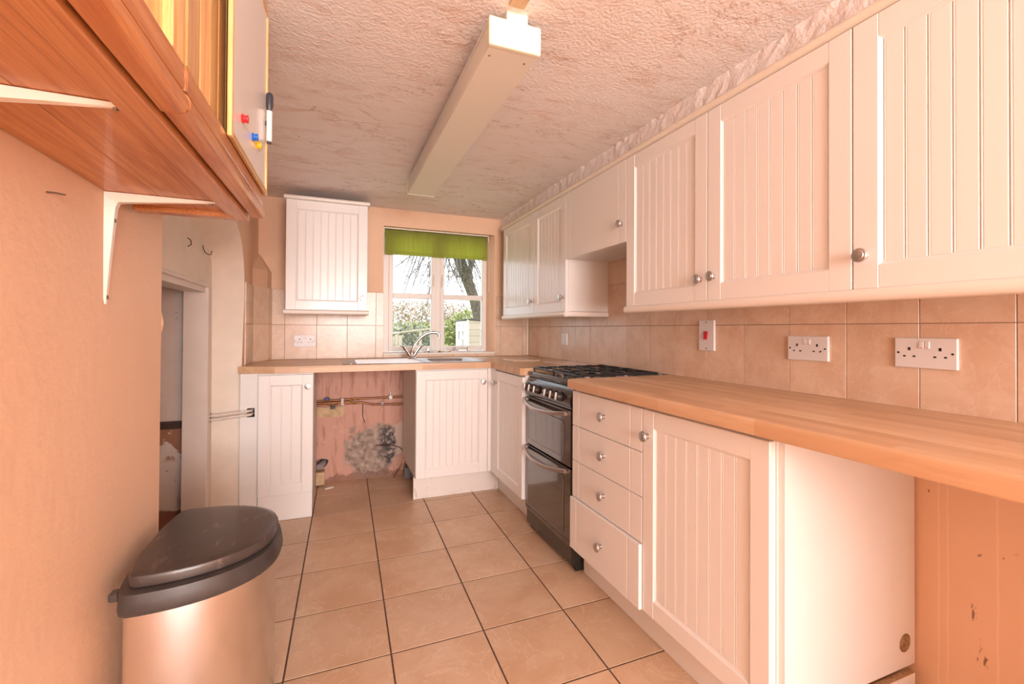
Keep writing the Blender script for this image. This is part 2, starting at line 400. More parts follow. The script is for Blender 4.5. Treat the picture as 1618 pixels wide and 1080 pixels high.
def build(name, mb, mat, parent=None, smooth_=False):
    bm = mb.bm; lo = Vector((1e9,) * 3); hi = -lo
    for v in bm.verts:
        for i in range(3): lo[i] = min(lo[i], v.co[i]); hi[i] = max(hi[i], v.co[i])
    c = (lo + hi) / 2; c.z = lo.z
    for v in bm.verts: v.co -= c
    me = bpy.data.meshes.new(name); bm.to_mesh(me); bm.free(); me.materials.append(MATS[mat])
    if smooth_:
        for p in me.polygons: p.use_smooth = True
        try: me.set_sharp_from_angle(angle=math.radians(40))
        except Exception: pass
    return link_mesh(name, me, c, parent)
def tag(o, label=None, cat=None, group=None, kind=None):
    if label: o['label'] = label
    if cat: o['category'] = cat
    if group: o['group'] = group
    if kind: o['kind'] = kind
    return o
def thing(name, label, cat, loc, group=None):
    o = bpy.data.objects.new(name, None); C.objects.link(o); o.location = loc; o.empty_display_size = .05; WLOC[o.name] = Vector(loc)
    return tag(o, label, cat, group)
def struct(o): o['kind'] = 'structure'; return o
CACHE = {}
def shared(key, maker, mat, smooth_=False):
    """mesh data built once (about its own origin) and shared by all alike pieces"""
    if key not in CACHE:
        mb = maker(); me = bpy.data.meshes.new(str(key[0])); mb.bm.to_mesh(me); mb.bm.free(); me.materials.append(MATS[mat])
        if smooth_:
            for p in me.polygons: p.use_smooth = True
            try: me.set_sharp_from_angle(angle=math.radians(40))
            except Exception: pass
        CACHE[key] = me
    return CACHE[key]

# ------------------------------------------------------------------ room dimensions (metres)
XR, XL, YB, ZC = 1.565, -0.50, 3.58, 2.06      # tile face right, left wall, tile face back, ceiling
YREAR, ZT, ZTB, ZJ = -3.2, 0.91, 0.867, 1.155  # rear wall, worktop top/underside, wall tile joint
XWALL, YWALL = XR + .007, YB + .007            # plaster behind the tiles

# ------------------------------------------------------------------ floor and its tiles
floor = struct(build('floor', MB().box(XL - 1.2, XR + .25, YREAR - .1, YB + .2, -.12, -.0012), 'grout_floor'))
U, V_ = Vector((.3378, .0032)), Vector((.0075, .3375)); O2 = Vector((.194, 1.620))
def clip(poly, x0, x1, y0, y1):
    for ax, lim, sg in ((0, x0, 1), (0, x1, -1), (1, y0, 1), (1, y1, -1)):
        out = []
        for i, p in enumerate(poly):
            q = poly[(i + 1) % len(poly)]; ip = sg * (p[ax] - lim) >= 0; iq = sg * (q[ax] - lim) >= 0
            if ip: out.append(p)
            if ip != iq:
                tt = (lim - p[ax]) / (q[ax] - p[ax]); out.append((p[0] + tt * (q[0] - p[0]), p[1] + tt * (q[1] - p[1])))
        poly = out
        if not poly: break
    return poly
def tile_mb(poly, c):
    n = len(poly); ctr = (sum(p[0] for p in poly) / n, sum(p[1] for p in poly) / n)
    ins = []
    for p in poly:
        d = math.hypot(p[0] - ctr[0], p[1] - ctr[1]) + 1e-6; k = max(0, 1 - .0012 / d); ins.append((ctr[0] + (p[0] - ctr[0]) * k, ctr[1] + (p[1] - ctr[1]) * k))
    mb = MB(); mb.loft([[(p[0] - c[0], p[1] - c[1], -.006) for p in poly], [(p[0] - c[0], p[1] - c[1], -.0008) for p in poly], [(p[0] - c[0], p[1] - c[1], 0.) for p in ins]]); return mb
g = .0030
for i in range(-3, 6):
    for j in range(-15, 7):
        o_ = O2 + U * i + V_ * j; un, vn = U.normalized() * g, V_.normalized() * g
        poly = [tuple(o_ + un + vn), tuple(o_ + U - un + vn), tuple(o_ + U + V_ - un - vn), tuple(o_ + V_ + un - vn)]
        np_ = clip(poly, -.735, XL, 1.70, 2.985)          # cut tiles running on into the arched recess
        if len(np_) > 2:
            nc = (sum(p[0] for p in np_) / len(np_), sum(p[1] for p in np_) / len(np_))
            link_mesh('floor_tile', shared(('floor_tile', 'recess', i, j), lambda: tile_mb(np_, nc), 'floor_tile'), (*nc, 0), floor)
        cp = clip(poly, XL + .001, XWALL, YREAR, YWALL)
        if len(cp) < 3: continue
        ar = abs(sum(cp[k][0] * cp[(k + 1) % len(cp)][1] - cp[(k + 1) % len(cp)][0] * cp[k][1] for k in range(len(cp)))) / 2
        if ar < .0004: continue
        c = o_ + (U + V_) / 2
        full = ar > .1125
        key = ('floor_tile', 'full') if full else ('floor_tile', i, j)
        me = shared(key, lambda: tile_mb(poly if full else cp, c), 'floor_tile')
        link_mesh('floor_tile', me, (c.x, c.y, 0), floor)

# ------------------------------------------------------------------ walls and ceiling
wall_right = struct(build('wall_right', MB().box(XWALL, XWALL + .2, YREAR, YB + .2, 0, ZC + .1), 'wall_scuffed'))
wx0, wx1, wz0, wz1 = .349, 1.258, .935, 1.925          # window opening in the back wall
wb = MB()
hxa, hxb, hza, hzb = -.123, -.027, .103, .187         # knocked-out hole for the waste pipe
wb.box(XL - .9, hxa, YWALL, YWALL + .16, -.05, ZC + .1).box(hxb, wx0, YWALL, YWALL + .16, -.05, ZC + .1).box(hxa, hxb, YWALL, YWALL + .16, -.05, hza).box(hxa, hxb, YWALL, YWALL + .16, hzb, ZC + .1).box(hxa, hxb, YWALL + .13, YWALL + .16, hza, hzb)
wb.box(wx1, XWALL + .2, YWALL, YWALL + .16, -.05, ZC + .1)
wb.box(wx0, wx1, YWALL, YWALL + .16, -.05, wz0).box(wx0, wx1, YWALL, YWALL + .16, wz1, ZC + .1)
bmesh.ops.remove_doubles(wb.bm, verts=wb.bm.verts, dist=1e-5)
wall_back = struct(build('wall_back', wb, 'wall_back_paint'))
struct(build('ceiling', MB().box(XL - .2, XWALL + .2, YREAR, YB + .17, ZC, ZC + .1), 'ceiling_stipple'))
wr = MB(); rx0, rx1, rz0, rz1 = -.45, 1.45, .7, 2.0
wr.box(XL - .2, rx0, YREAR - .15, YREAR, 0, ZC).box(rx1, XWALL + .2, YREAR - .15, YREAR, 0, ZC).box(rx0, rx1, YREAR - .15, YREAR, 0, rz0).box(rx0, rx1, YREAR - .15, YREAR, rz1, ZC)
struct(build('wall_rear', wr, 'wall_peach'))

# left wall: straight part, then an arched opening 0.14 m deep with a low cupboard doorway in it
YE = 1.700
outer = [(YE, 0), (YE, 1.50), (1.76, 1.64), (1.93, 1.76), (2.2, 1.82), (2.5, 1.80), (2.70, 1.755), (2.835, 1.703), (2.93, 1.66), (2.995, 1.61), (3.045, 1.53), (3.075, 1.44), (3.085, 1.31), (3.05, 1.10), (3.01, .83), (2.995, .4), (2.99, 0)]
inner = [(YE - .02, 0), (YE - .02, 1.45), (1.75, 1.55), (1.93, 1.62), (2.2, 1.66), (2.42, 1.655), (2.529, 1.642), (2.70, 1.606), (2.79, 1.588), (2.87, 1.56), (2.925, 1.535), (2.955, 1.49), (2.962, 1.31), (2.97, 1.10), (2.976, .83), (2.99, .4), (3.0, 0)]
poly = [(YREAR, 0)] + outer + [(YWALL, 0), (YWALL, ZC + .02), (YREAR, ZC + .02)]
wl = MB()
from mathutils.geometry import tessellate_polygon
t = bmesh.new(); vv = [t.verts.new((XL, y, z)) for y, z in poly]
for tri in tessellate_polygon([[Vector((y, z, 0)) for y, z in poly]]): t.faces.new([vv[k] for k in tri])
bmesh.ops.recalc_face_normals(t, faces=t.faces); wl._merge(t)
wl.box(XL - .14, XL - .001, YREAR, YE - .03, 0, ZC)
wall_left = struct(build('wall_left', wl, 'wall_peach_left'))
XN = -.64
rv = MB()
ro = [(XL, y, z) for y, z in outer]; ri = [(XN, y, z) for y, z in inner]
rm = [(( XL + XN) / 2 , (p[1] + q[1]) / 2, (p[2] + q[2]) / 2) for p, q in zip(ro, ri)]
rv.loft([ro, rm, ri], close=False, cap0=False, cap1=False)
reveal = build('arch_reveal', rv, 'niche_paint', wall_left, True)
nb = MB()   # niche back wall around the doorway
DY0, DY1, DZ = 1.93, 2.845, 1.342
nb.box(XN - .09, XN, DY1 + .055, 3.04, 0, 1.9).box(XN - .09, XN, YE - .1, DY1 + .055, DZ + .015, 1.9).box(XN - .09, XN, YE - .1, DY0 - .055, 0, DZ + .015)
build('niche_panel', nb, 'niche_paint', wall_left)
door_1 = struct(build('door_1', MB().box(XN - .005, XN + .012, DY1 - .006, DY1 + .055, 0, DZ + .006, .003).box(XN - .005, XN + .012, DY0 - .055, DY1 + .055, DZ + .006, DZ + .022, .003)
      .box(XN - .005, XN + .012, DY0 - .055, DY0, 0, DZ + .006, .003), 'frame_paint'))
build('door_lining', MB().box(XN - .10, XN - .002, DY1 - .006, DY1 + .06, 0, DZ + .01).box(XN - .10, XN - .002, DY0 - .05, DY1 - .006, DZ - .022, DZ + .012).box(XN - .10, XN - .002, DY0 - .05, DY0, 0, DZ - .022), 'frame_paint', door_1)
cup = MB()   # cupboard beyond the doorway
cup.box(-1.5, XN - .085, DY1 + .085, DY1 + .2, 0, 1.9)
cupw = struct(build('wall_cupboard', cup, 'peeling_paint'))
cup2 = MB(); cup2.box(-1.55, -1.5, YE - .2, DY1 + .2, 0, 1.9).box(-1.5, XN - .001, YE - .2, YE - .101, 0, 1.9).box(-1.55, XN - .05, YE - .2, DY1 + .2, 1.9, 1.95)
struct(build('wall_cupboard_end', cup2, 'niche_paint'))
# pipes: dark inside the cupboard, painted across the reveal, ending in the worktop end panel
pp = thing('heating_pipes', 'two horizontal pipes crossing the white reveal beside the low doorway', 'pipe', (-.6, 2.95, .60))
for k, z in enumerate((.640, .618)):
    build('pipe', MB().tube([(-.655, 2.963, z - .002), (-.60, 2.962, z), (-.52, 2.966, z + .008), (-.457, 2.966, z + .013), (-.444, 2.980, z + .013), (-.443, 3.03, z + .013)], .0085), 'pipe_painted', pp, True)
    build('pipe', MB().tube([(-.742, 2.915, z - .02), (-1.0, 2.915, z - .02), (-1.45, 2.915, z - .02)], .0095), 'pipe_dark', pp, True)
build('pipe_clip', MB().box(-.653, -.640, 2.945, 2.985, .600, .655, .002), 'pipe_painted', pp)
# coat hooks on the panel over the doorway
def hook(loc, label, kind):
    h = thing('coat_hook', label, 'hook', loc)
    y, z = loc[1], loc[2]
    if kind: build('wire', MB().tube([(XN + .002, y - .03, z + .030), (XN + .006, y - .032, z + .012), (XN + .012, y - .022, z - .006), (XN + .022, y, z - .012), (XN + .028, y + .02, z - .008), (XN + .030, y + .025, z + .010), (XN + .030, y + .04, z + .014)], .0022, 6), 'rust', h, True)
    else: build('wire', MB().tube([(XN + .001, y, z + .02), (XN + .012, y + .008, z + .010), (XN + .014, y + .008, z - .010), (XN + .002, y, z - .022)], .0022, 6), 'rust', h, True)
hook((XN, 2.503, 1.530), 'bent wire nail hook above the low doorway, the straighter one', 0)
hook((XN, 2.788, 1.527), 'U-shaped bent wire hook above the low doorway', 1)
hb = thing('hanging_bag', 'small peach and orange bundle hanging at the edge of the left wall', 'bag', (-.515, YE + .012, 1.08))
build('bundle', MB(Matrix.Translation((-.518, YE + .012, 1.10))).lathe([(.001, .10), (.012, .095), (.017, .07), (.022, .045), (.018, .02), (.014, .012)], 10), 'bag_peach', hb, True)
build('lower_bundle', MB(Matrix.Translation((-.519, YE + .013, 1.08))).lathe([(.008, 0), (.016, .006), (.017, .02), (.014, .034)], 10), 'bag_orange', hb, True)
# nail in the left wall
tag(build('nail', MB().tube([(XL - .002, 1.094, 1.381), (XL + .012, 1.096, 1.3815), (XL + .026, 1.100, 1.380)], .0016, 6), 'rust', None, True), 'rusty bent nail sticking out of the peach wall below the pine shelf', 'nail')

# boxed-in pipe corner at the far left, sloping top
bx = MB()
q = [(XL - .002, 3.36), (XL + .07, 3.50), (XL + .085, YWALL + .002), (XL - .002, YWALL + .002)]
q2 = [(XL - .002, 3.42), (XL + .012, 3.55), (XL + .016, YWALL + .002), (XL - .002, YWALL + .002)]
bx.loft([[(x, y, ZTB) for x, y in q], [(x, y, 1.525) for x, y in q], [(x, y, 1.64) for x, y in q2]])
boxing = tag(build('pipe_boxing', bx, 'wall_back_paint'), 'slim peach boxing with a sloping top in the tiled corner', 'boxing'); struct(boxing)

# bulkhead strip between the wall unit cornice and the ceiling
bk = MB(); rings = []
random.seed(3)
for k in range(140):
    y = YB - (YB + .3) * k / 139
    rings.append([(1.300 + random.uniform(-.002, .002), y, 1.955), (1.312 + random.uniform(-.004, .005), y, 1.995), (1.310 + random.uniform(-.003, .003), y, 2.022), (1.308 + random.uniform(-.004, .003), y, 2.044), (1.302 + random.uniform(-.006, .005), y, ZC + .003), (1.40, y, ZC + .003), (1.40, y, 1.955)])
bk.loft(rings)
struct(build('trim_1', bk, 'ceiling_stipple'))

# ------------------------------------------------------------------ wall tiles
def wall_tile(parent, M_key, x0, x1, z0, z1, mk):
    w, h = x1 - x0, z1 - z0
    if w < .006 or h < .006: return
    gg = .0010
    def mkm():
        mb = MB(mk(0, 0, 0)); d = .007; e = .0009
        mb.loft([[(gg, gg, -.0005), (w - gg, gg, -.0005), (w - gg, h - gg, -.0005), (gg, h - gg, -.0005)],
                 [(gg, gg, d - e), (w - gg, gg, d - e), (w - gg, h - gg, d - e), (gg, h - gg, d - e)],
                 [(gg + e, gg + e, d), (w - gg - e, gg + e, d), (w - gg - e, h - gg - e, d), (gg + e, h - gg - e, d)]]); return mb
    me = shared(('wall_tile', M_key, round(w, 4), round(h, 4)), mkm, 'wall_tile')
    loc = {'R': lambda: (XWALL, -x0, z0), 'B': lambda: (x0, YWALL, z0), 'L': lambda: (XL, x0, z0)}[M_key]()
    link_mesh('wall_tile', me, loc, parent)
T0, TS = .5763, .1987
def rj(k): return T0 + TS * k
struct(tag(build('trim_2', MB().box(XWALL - .004, XWALL + .001, -.3, YB, ZTB + .03, 1.66), 'grout_wall')))
for k in range(-4, 16):
    ya, yb_ = rj(k), min(rj(k + 1), YB)
    if yb_ <= ya or ya < -.25: continue
    for z0, z1 in ((ZT - .002, ZJ), (ZJ, 1.403), (1.403, 1.651)):
        if z0 > 1.4 and not (1.5 < ya < 2.45): continue
        wall_tile(wall_right, 'R', -yb_, -ya, z0, z1, face_right)
struct(build('trim_3', MB().box(XL + .09, wx0, YWALL - .004, YWALL + .001, ZTB + .03, 1.408).box(wx1, XWALL, YWALL - .004, YWALL + .001, ZTB + .03, 1.408).box(wx0, wx1, YWALL - .004, YWALL + .001, ZTB + .03, wz0), 'grout_wall'))
for xa, xb in ((-.419, -.329), (-.329, -.119), (-.119, .090), (.090, .295), (.295, .351), (1.258, 1.309), (1.309, 1.512), (1.512, XWALL - .007)):
    for z0, z1 in ((ZT - .002, ZJ), (ZJ, 1.408)): wall_tile(wall_back, 'B', xa, xb, z0, z1, face_back)
for xa, xb in ((.351, .498), (.498, .70), (.70, .90), (.90, 1.10), (1.10, 1.258)): wall_tile(wall_back, 'B', xa, xb, ZT - .002, wz0 + .004, face_back)
for ya, yb_ in ((3.10, 3.36),):
    for z0, z1 in ((ZT - .002, ZJ), (ZJ, 1.408)): wall_tile(wall_left, 'L', ya, yb_, z0, z1, face_left)
# tiles on the angled boxing faces
def quad_tile(p0, p1, z0, z1, parent):
    d = Vector((p1[0] - p0[0], p1[1] - p0[1], 0)); n = Vector((d.y, -d.x, 0)).normalized(); e = d.normalized() * .002
    P0, P1 = Vector((*p0, 0)) + e, Vector((*p1, 0)) - e
    mb = MB(); f = lambda P, z, o: tuple(P + n * o + Vector((0, 0, z)))
    mb.loft([[f(P0, z0 + .002, -.001), f(P1, z0 + .002, -.001), f(P1, z1 - .002, -.001), f(P0, z1 - .002, -.001)], [f(P0, z0 + .002, .006), f(P1, z0 + .002, .006), f(P1, z1 - .002, .006), f(P0, z1 - .002, .006)]])
    build('wall_tile', mb, 'wall_tile', parent)
for z0, z1 in ((ZT, ZJ), (ZJ, 1.408)):
    quad_tile(q[0], q[1], z0, z1, boxing); quad_tile(q[1], (q[2][0], q[2][1] - .009), z0, z1, boxing)
# white corner trim where the two tiled walls meet
struct(build('trim_4', MB().box(XR - .020, XR - .002, YB - .012, YB + .002, ZT, 1.24, .003), 'cream_trim'))

# ------------------------------------------------------------------ window
YF = 3.70
win = struct(build('window_1', MB().box(wx0, .400, YF - .02, YF + .06, wz0, wz1).box(1.205, wx1, YF - .02, YF + .06, wz0, wz1)
      .box(.400, 1.205, YF - .02, YF + .06, wz0, .950).box(.400, 1.205, YF - .02, YF + .06, 1.90, wz1).box(.770, .812, YF - .025, YF + .06, .950, 1.90, .003), 'window_white'))
# plaster reveals: right one splayed, white
def rslab(poly, z0, z1, mat, nm):
    build(nm, MB().prism(poly, z0, z1), mat, win)
rslab([(wx1 + .004, YWALL - .0075), (wx1 + .003, YF), (1.212, YF - .021), (1.250, YWALL - .0075)], wz0 + .002, 1.70, 'wall_peach', 'window_reveal')
rslab([(wx1 + .004, YWALL - .0075), (wx1 + .003, YF), (1.212, YF - .021), (1.250, YWALL - .0075)], 1.70, wz1 - .002, 'wall_peach', 'window_reveal')
build('window_sill', MB().box(wx0, wx1, YWALL - .012, YF - .015, wz0 - .006, wz0 + .008, .004, 2), 'reveal_white', win)
def casement(xa, xb, side):
    st = .034; z0, z1 = .957, 1.895; gy0, gy1 = YF - .03, YF + .02
    mb = MB().box(xa, xa + st, gy0, gy1, z0, z1, .003).box(xb - st, xb, gy0, gy1, z0, z1, .003).box(xa + st, xb - st, gy0, gy1, z0, z0 + st, .003).box(xa + st, xb - st, gy0, gy1, z1 - st, z1, .003)
    mb.box(xa + st, xb - st, gy0 + .004, gy1, 1.377, 1.417, .003)
    c = build('casement', mb, 'window_white', win)
    for za, zb in ((z0 + st, 1.377), (1.417, z1 - st)):
        build('pane', MB().box(xa + st - .003, xb - st + .003, YF - .002, YF + .002, za - .003, zb + .003), 'pane_glass', c)
    hx = xb - .016 if side else xa + .016
    build('casement_handle', MB().box(hx - .007, hx + .007, gy0 - .008, gy0 + .001, 1.52, 1.58, .003).tube([(hx, gy0 - .012, 1.56), (hx - .004, gy0 - .022, 1.535), (hx - .004, gy0 - .020, 1.475)], [.006, .005, .004], 8), 'cream_trim', c, True)
    sx = (xa + xb) / 2 + (.03 if side else -.05)
    build('stay', MB().box(sx - .10, sx + .10, gy0 - .014, gy0 - .009, .966, .973, .002).box(sx + .08, sx + .10, gy0 - .03, gy0 + .001, .952, .978, .002), 'handle_steel', c)
casement(.398, .772, 1); casement(.810, 1.207, 0)
# stuff on the sill
tag(build('window_latch', MB().box(.885, .960, 3.605, 3.640, wz0 + .008, wz0 + .020, .003).tube([(.925, 3.622, wz0 + .018), (.925, 3.622, wz0 + .05)], .004, 8).box(.90, .95, 3.615, 3.628, wz0 + .02, wz0 + .026, .002), 'handle_steel', None, True), 'small grey metal latch plate lying on the window sill', 'latch')
random.seed(11)
for k in range(7):
    x = .68 + k * .032 + random.uniform(-.01, .01); s_ = random.uniform(.005, .010)
    crumb = MB(Matrix.Translation((x, 3.612 + random.uniform(-.01, .02), wz0 + .008))).lathe([(s_ * .8, 0), (s_, s_ * .5), (s_ * .6, s_ * 1.1), (s_ * .1, s_ * 1.3)], 6)
    MATSUB = ('bag_orange', 'rust', 'bag_peach')[k % 3]
    tag(build('rust_flake', crumb, MATSUB), 'tiny orange-brown flake of debris lying on the window sill behind the tap', 'debris', 'flakes on the window sill')
# roller blind
bl = thing('roller_blind', 'short lime green roller blind pulled down over the window top', 'blind', (.78, 3.64, 1.71))
build('roller', MB(Matrix(((0, 0, 1, .362), (1, 0, 0, 3.642), (0, 1, 0, 1.893), (0, 0, 0, 1)))).lathe([(.018, 0), (.018, .838)], 18), 'blind_fabric', bl, True)
fb = MB(); ringF = []; n_ = 84
prof = []
for k in range(n_ + 1):
    x = .364 + .834 * k / n_; wv = .0018 * math.sin(k * math.pi / 3)
    prof.append((x, wv))
fb.loft([[(x, 3.6235 + wv, z) for x, wv in prof] + [(x, 3.6245 + wv, z) for x, wv in reversed(prof)] for z in (1.893, 1.84, 1.735)])
build('fabric', fb, 'blind_fabric', bl)
build('bottom_bar', MB().box(.364, 1.198, 3.619, 3.630, 1.713, 1.737, .003), 'blind_fabric', bl)
for x in (.352, 1.204): build('bracket', MB().box(x, x + .006, 3.615, 3.665, 1.868, wz1 - .001, .001), 'cream_trim', bl)
build('head_rail', MB().box(.352, 1.210, 3.628, 3.655, 1.915, wz1 - .0005, .001), 'cream_trim', bl)
build('pull_chain', MB().tube([(1.219, 3.640, 1.89), (1.222, 3.638, 1.70), (1.222, 3.637, 1.45)], .0018, 6), 'plastic_white', bl)

# ------------------------------------------------------------------ cabinet building blocks
def knob_mb(mk):
    pf = [(.0085, -.0005), (.0085, .003), (.0055, .006), (.0055, .012), (.009, .016), (.0155, .0195), (.0165, .023), (.0150, .0262), (.0115, .0268), (.0105, .0282), (.006, .0290), (.001, .0292)]
    return MB(mk(0, 0, 0)).lathe([(r_ * 1.14, h_) for r_, h_ in pf], 20)
def add_knob(parent, mk, key, p):
    me = shared(('knob', key), lambda: knob_mb(mk), 'nickel', True)
    link_mesh('knob', me, p, parent)
def world(mk, o, u, v, w): return mk(*o) @ Vector((u, v, w))
def door(parent, mk, key, o, Wd, Hd, knob=None, T=.020, stile=.060, rail=.060, mat='white_door'):
    """framed door: o = lower left corner on the carcass front, w outwards; tongue-and-groove boards in the panel"""
    gpx = .0015; M = mk(*o)
    mb = MB(M); x0, x1, z0, z1 = gpx, Wd - gpx, gpx, Hd - gpx
    mb.box(x0, x1, z0, z1, 0.0008, .0085)
    mb.box(x0, x0 + stile, z0, z1, .0085, T, .0018).box(x1 - stile, x1, z0, z1, .0085, T, .0018)
    mb.box(x0 + stile - .0002, x1 - stile + .0002, z0, z0 + rail, .0085, T - .0006, .0018).box(x0 + stile - .0002, x1 - stile + .0002, z1 - rail, z1, .0085, T - .0006, .0018)
    # sloping bead round the panel
    e = .007; xa, xb, za, zb = x0 + stile, x1 - stile, z0 + rail, z1 - rail
    for pl in ([(xa, za), (xa, zb), (xa + e, zb - e), (xa + e, za + e)], [(xb, za), (xb, zb), (xb - e, zb - e), (xb - e, za + e)],
               [(xa, za), (xb, za), (xb - e, za + e), (xa + e, za + e)], [(xa, zb), (xb, zb), (xb - e, zb - e), (xa + e, zb - e)]):
        vs = [(pl[0][0], pl[0][1], .0165), (pl[1][0], pl[1][1], .0165), (pl[2][0], pl[2][1], .0115), (pl[3][0], pl[3][1], .0115),
              (pl[0][0], pl[0][1], .008), (pl[1][0], pl[1][1], .008), (pl[2][0], pl[2][1], .008), (pl[3][0], pl[3][1], .008)]
        mb._add(vs, [(0, 1, 2, 3), (7, 6, 5, 4), (0, 4, 5, 1), (1, 5, 6, 2), (2, 6, 7, 3), (3, 7, 4, 0)])
    d = build('door', mb, mat, parent)
    pw, ph = xb - xa - 2 * e, zb - za - 2 * e; n = max(2, round(pw / .047)); bw = pw / n
    me = shared(('panel_board', key, round(bw, 4), round(ph, 4), mat), lambda: MB(mk(0, 0, 0)).prism([(0.0006, 0), (.003, .0042), (.0052, .0026), (.0074, .0042), (bw - .003, .0042), (bw - .0006, 0)], 0, ph, 'XZ') if False else board_mb(mk, bw, ph), mat)
    for k in range(n):
        link_mesh('panel_board', me, world(mk, o, xa + e + k * bw, za + e, .0084), d)
    if knob: add_knob(d, mk, key, world(mk, o, knob[0], knob[1], T))
    return d
def board_mb(mk, bw, ph):
    # cross-section in (u, w) with a small bead along one edge, run up v
    sec = [(.0006, 0), (.0006, .0020), (.0020, .0038), (.0040, .0038), (.0052, .0022), (.0064, .0038), (bw - .0022, .0038), (bw - .0006, .0020), (bw - .0006, 0)]
    mb = MB(mk(0, 0, 0)); mb.loft([[(u, 0, w) for u, w in sec], [(u, ph, w) for u, w in sec]]); return mb
def slab_front(name, parent, mk, key, o, Wd, Hd, grooves, knob, T=.020):
    """flat drawer front or door with upright V grooves"""
    gpx = .0014; mb = MB(mk(*o)); mb.box(gpx, Wd - gpx, gpx, Hd - gpx, .0008, T - .003)
    xs = [gpx] + list(grooves) + [Wd - gpx]
    for i in range(len(xs) - 1):
        mb.box(xs[i] + (.0015 if i else 0), xs[i + 1] - (.0015 if i < len(xs) - 2 else 0), gpx, Hd - gpx, T - .004, T, .0014)
    d = build(name, mb, 'white_door', parent)
    if knob: add_knob(d, mk, key, world(mk, o, knob[0], knob[1], T))
    return d
def carcass(parent, x0, x1, y0, y1, z0, z1, open_face, t_=.016, mat='white_carcass', skip=()):
    """five boards of a unit; open_face '-X' or '-Y' is where the doors hang"""
    mb = MB()
    if 'bottom' not in skip: mb.box(x0, x1, y0, y1, z0, z0 + t_)
    mb.box(x0, x1, y0, y1, z1 - t_, z1)
    if open_face == '-X':
        mb.box(x0, x1, y0, y0 + t_, z0 + t_, z1 - t_).box(x0, x1, y1 - t_, y1, z0 + t_, z1 - t_).box(x1 - .006, x1, y0 + t_, y1 - t_, z0 + t_, z1 - t_)
    else:
        mb.box(x0, x0 + t_, y0, y1, z0 + t_, z1 - t_).box(x1 - t_, x1, y0, y1, z0 + t_, z1 - t_).box(x0 + t_, x1 - t_, y1 - .006, y1, z0 + t_, z1 - t_)
    return build('carcass', mb, mat, parent)

# ------------------------------------------------------------------ right wall units
XU = 1.2713; XUc = XU + .020; ZW1, ZW2 = 1.239, 1.938
def wall_unit(label, y_far, y_near, z0, doors, group=None, slab=False):
    t_ = thing('wall_cabinet', label, 'cabinet', (1.42, (y_far + y_near) / 2, z0), group)
    carcass(t_, XUc, XR, y_near + .0005, y_far - .0005, z0 + .003, ZW2, '-X')
    for (ya, yb_, ku, kv) in doors:
        Wd = ya - yb_
        if slab: slab_front('door', t_, face_right, 'R', (XUc, ya, z0), Wd, ZW2 - z0, (.062, Wd - .062), (ku, kv))
        else: door(t_, face_right, 'R', (XUc, ya, z0), Wd, ZW2 - z0, (ku, kv))
    return t_
wall_unit('white tongue-and-groove wall cabinet at the window end of the right wall', 3.420, 2.821, ZW1, [(3.420, 2.821, .560, .086)])
wall_unit('white tongue-and-groove wall cabinet beside the gap above the cooker', 2.821, 2.361, ZW1, [(2.821, 2.361, .425, .086)])
wall_unit('short plain white wall cabinet bridging the gap above the cooker', 2.361, 1.768, 1.545, [(2.361, 1.768, .560, .091)], slab=True)
wall_unit('white double wall cabinet with two paired knobs above the red cooker switch', 1.768, .776, ZW1, [(1.768, 1.274, .462, .082), (1.274, .776, .032, .087)])
wall_unit('white wall cabinet with one knob above the scuffed double socket', .776, .276, ZW1, [(.776, .276, .030, .087)])
wall_unit('white wall cabinet at the end of the right-hand run', .276, -.224, ZW1, [(.276, -.224, .468, .087)])
def bull(w0, w1, z0, z1, n=6):
    """rounded nosing section (w outwards, z)"""
    c, h = (z0 + z1) / 2, (z1 - z0) / 2
    pts = [(w0, z0)]
    for k in range(n + 1):
        q_ = -math.pi / 2 + math.pi * k / n; pts.append((w1 - h * .7 + h * .7 * math.cos(q_), c + h * math.sin(q_)))
    return pts + [(w0, z1)]
def rail_x(label, name, y_far, y_near, z0, z1, xf, xb, mat, ret=None, group=None):
    sec = [(xb - w, z) for w, z in bull(0, xb - xf, z0, z1)]
    mb = MB(); mb.loft([[(x, y_far, z) for x, z in sec], [(x, y_near, z) for x, z in sec]])
    if ret: # return along the exposed side of the unit, back to the wall
        sec2 = [(ret - .002 + .0, z) for z in ()]
        s2 = [(y, z) for y, z in [(ret + .018 - w, z) for w, z in bull(0, .026, z0, z1)]]
        mb.loft([[(xf + .006, y, z) for y, z in s2], [(XR, y, z) for y, z in s2]])
    return tag(build(name, mb, mat, None, True), label, 'trim', group)
rail_x('cream cornice rail running along the tops of the right wall cabinets', 'cornice', 3.425, -.224, ZW2 + .0005, 1.962, 1.256, 1.330, 'cream_trim')
rail_x('white light rail under the two wall cabinets nearest the window', 'light_rail', 3.425, 2.362, 1.209, ZW1 - .0005 + .003, 1.260, 1.300, 'white_pelmet', ret=2.3625)
rail_x('long white light rail under the wall cabinets above the sockets', 'light_rail', 1.772, -.224, 1.209, ZW1 - .0005 + .003, 1.260, 1.300, 'white_pelmet')
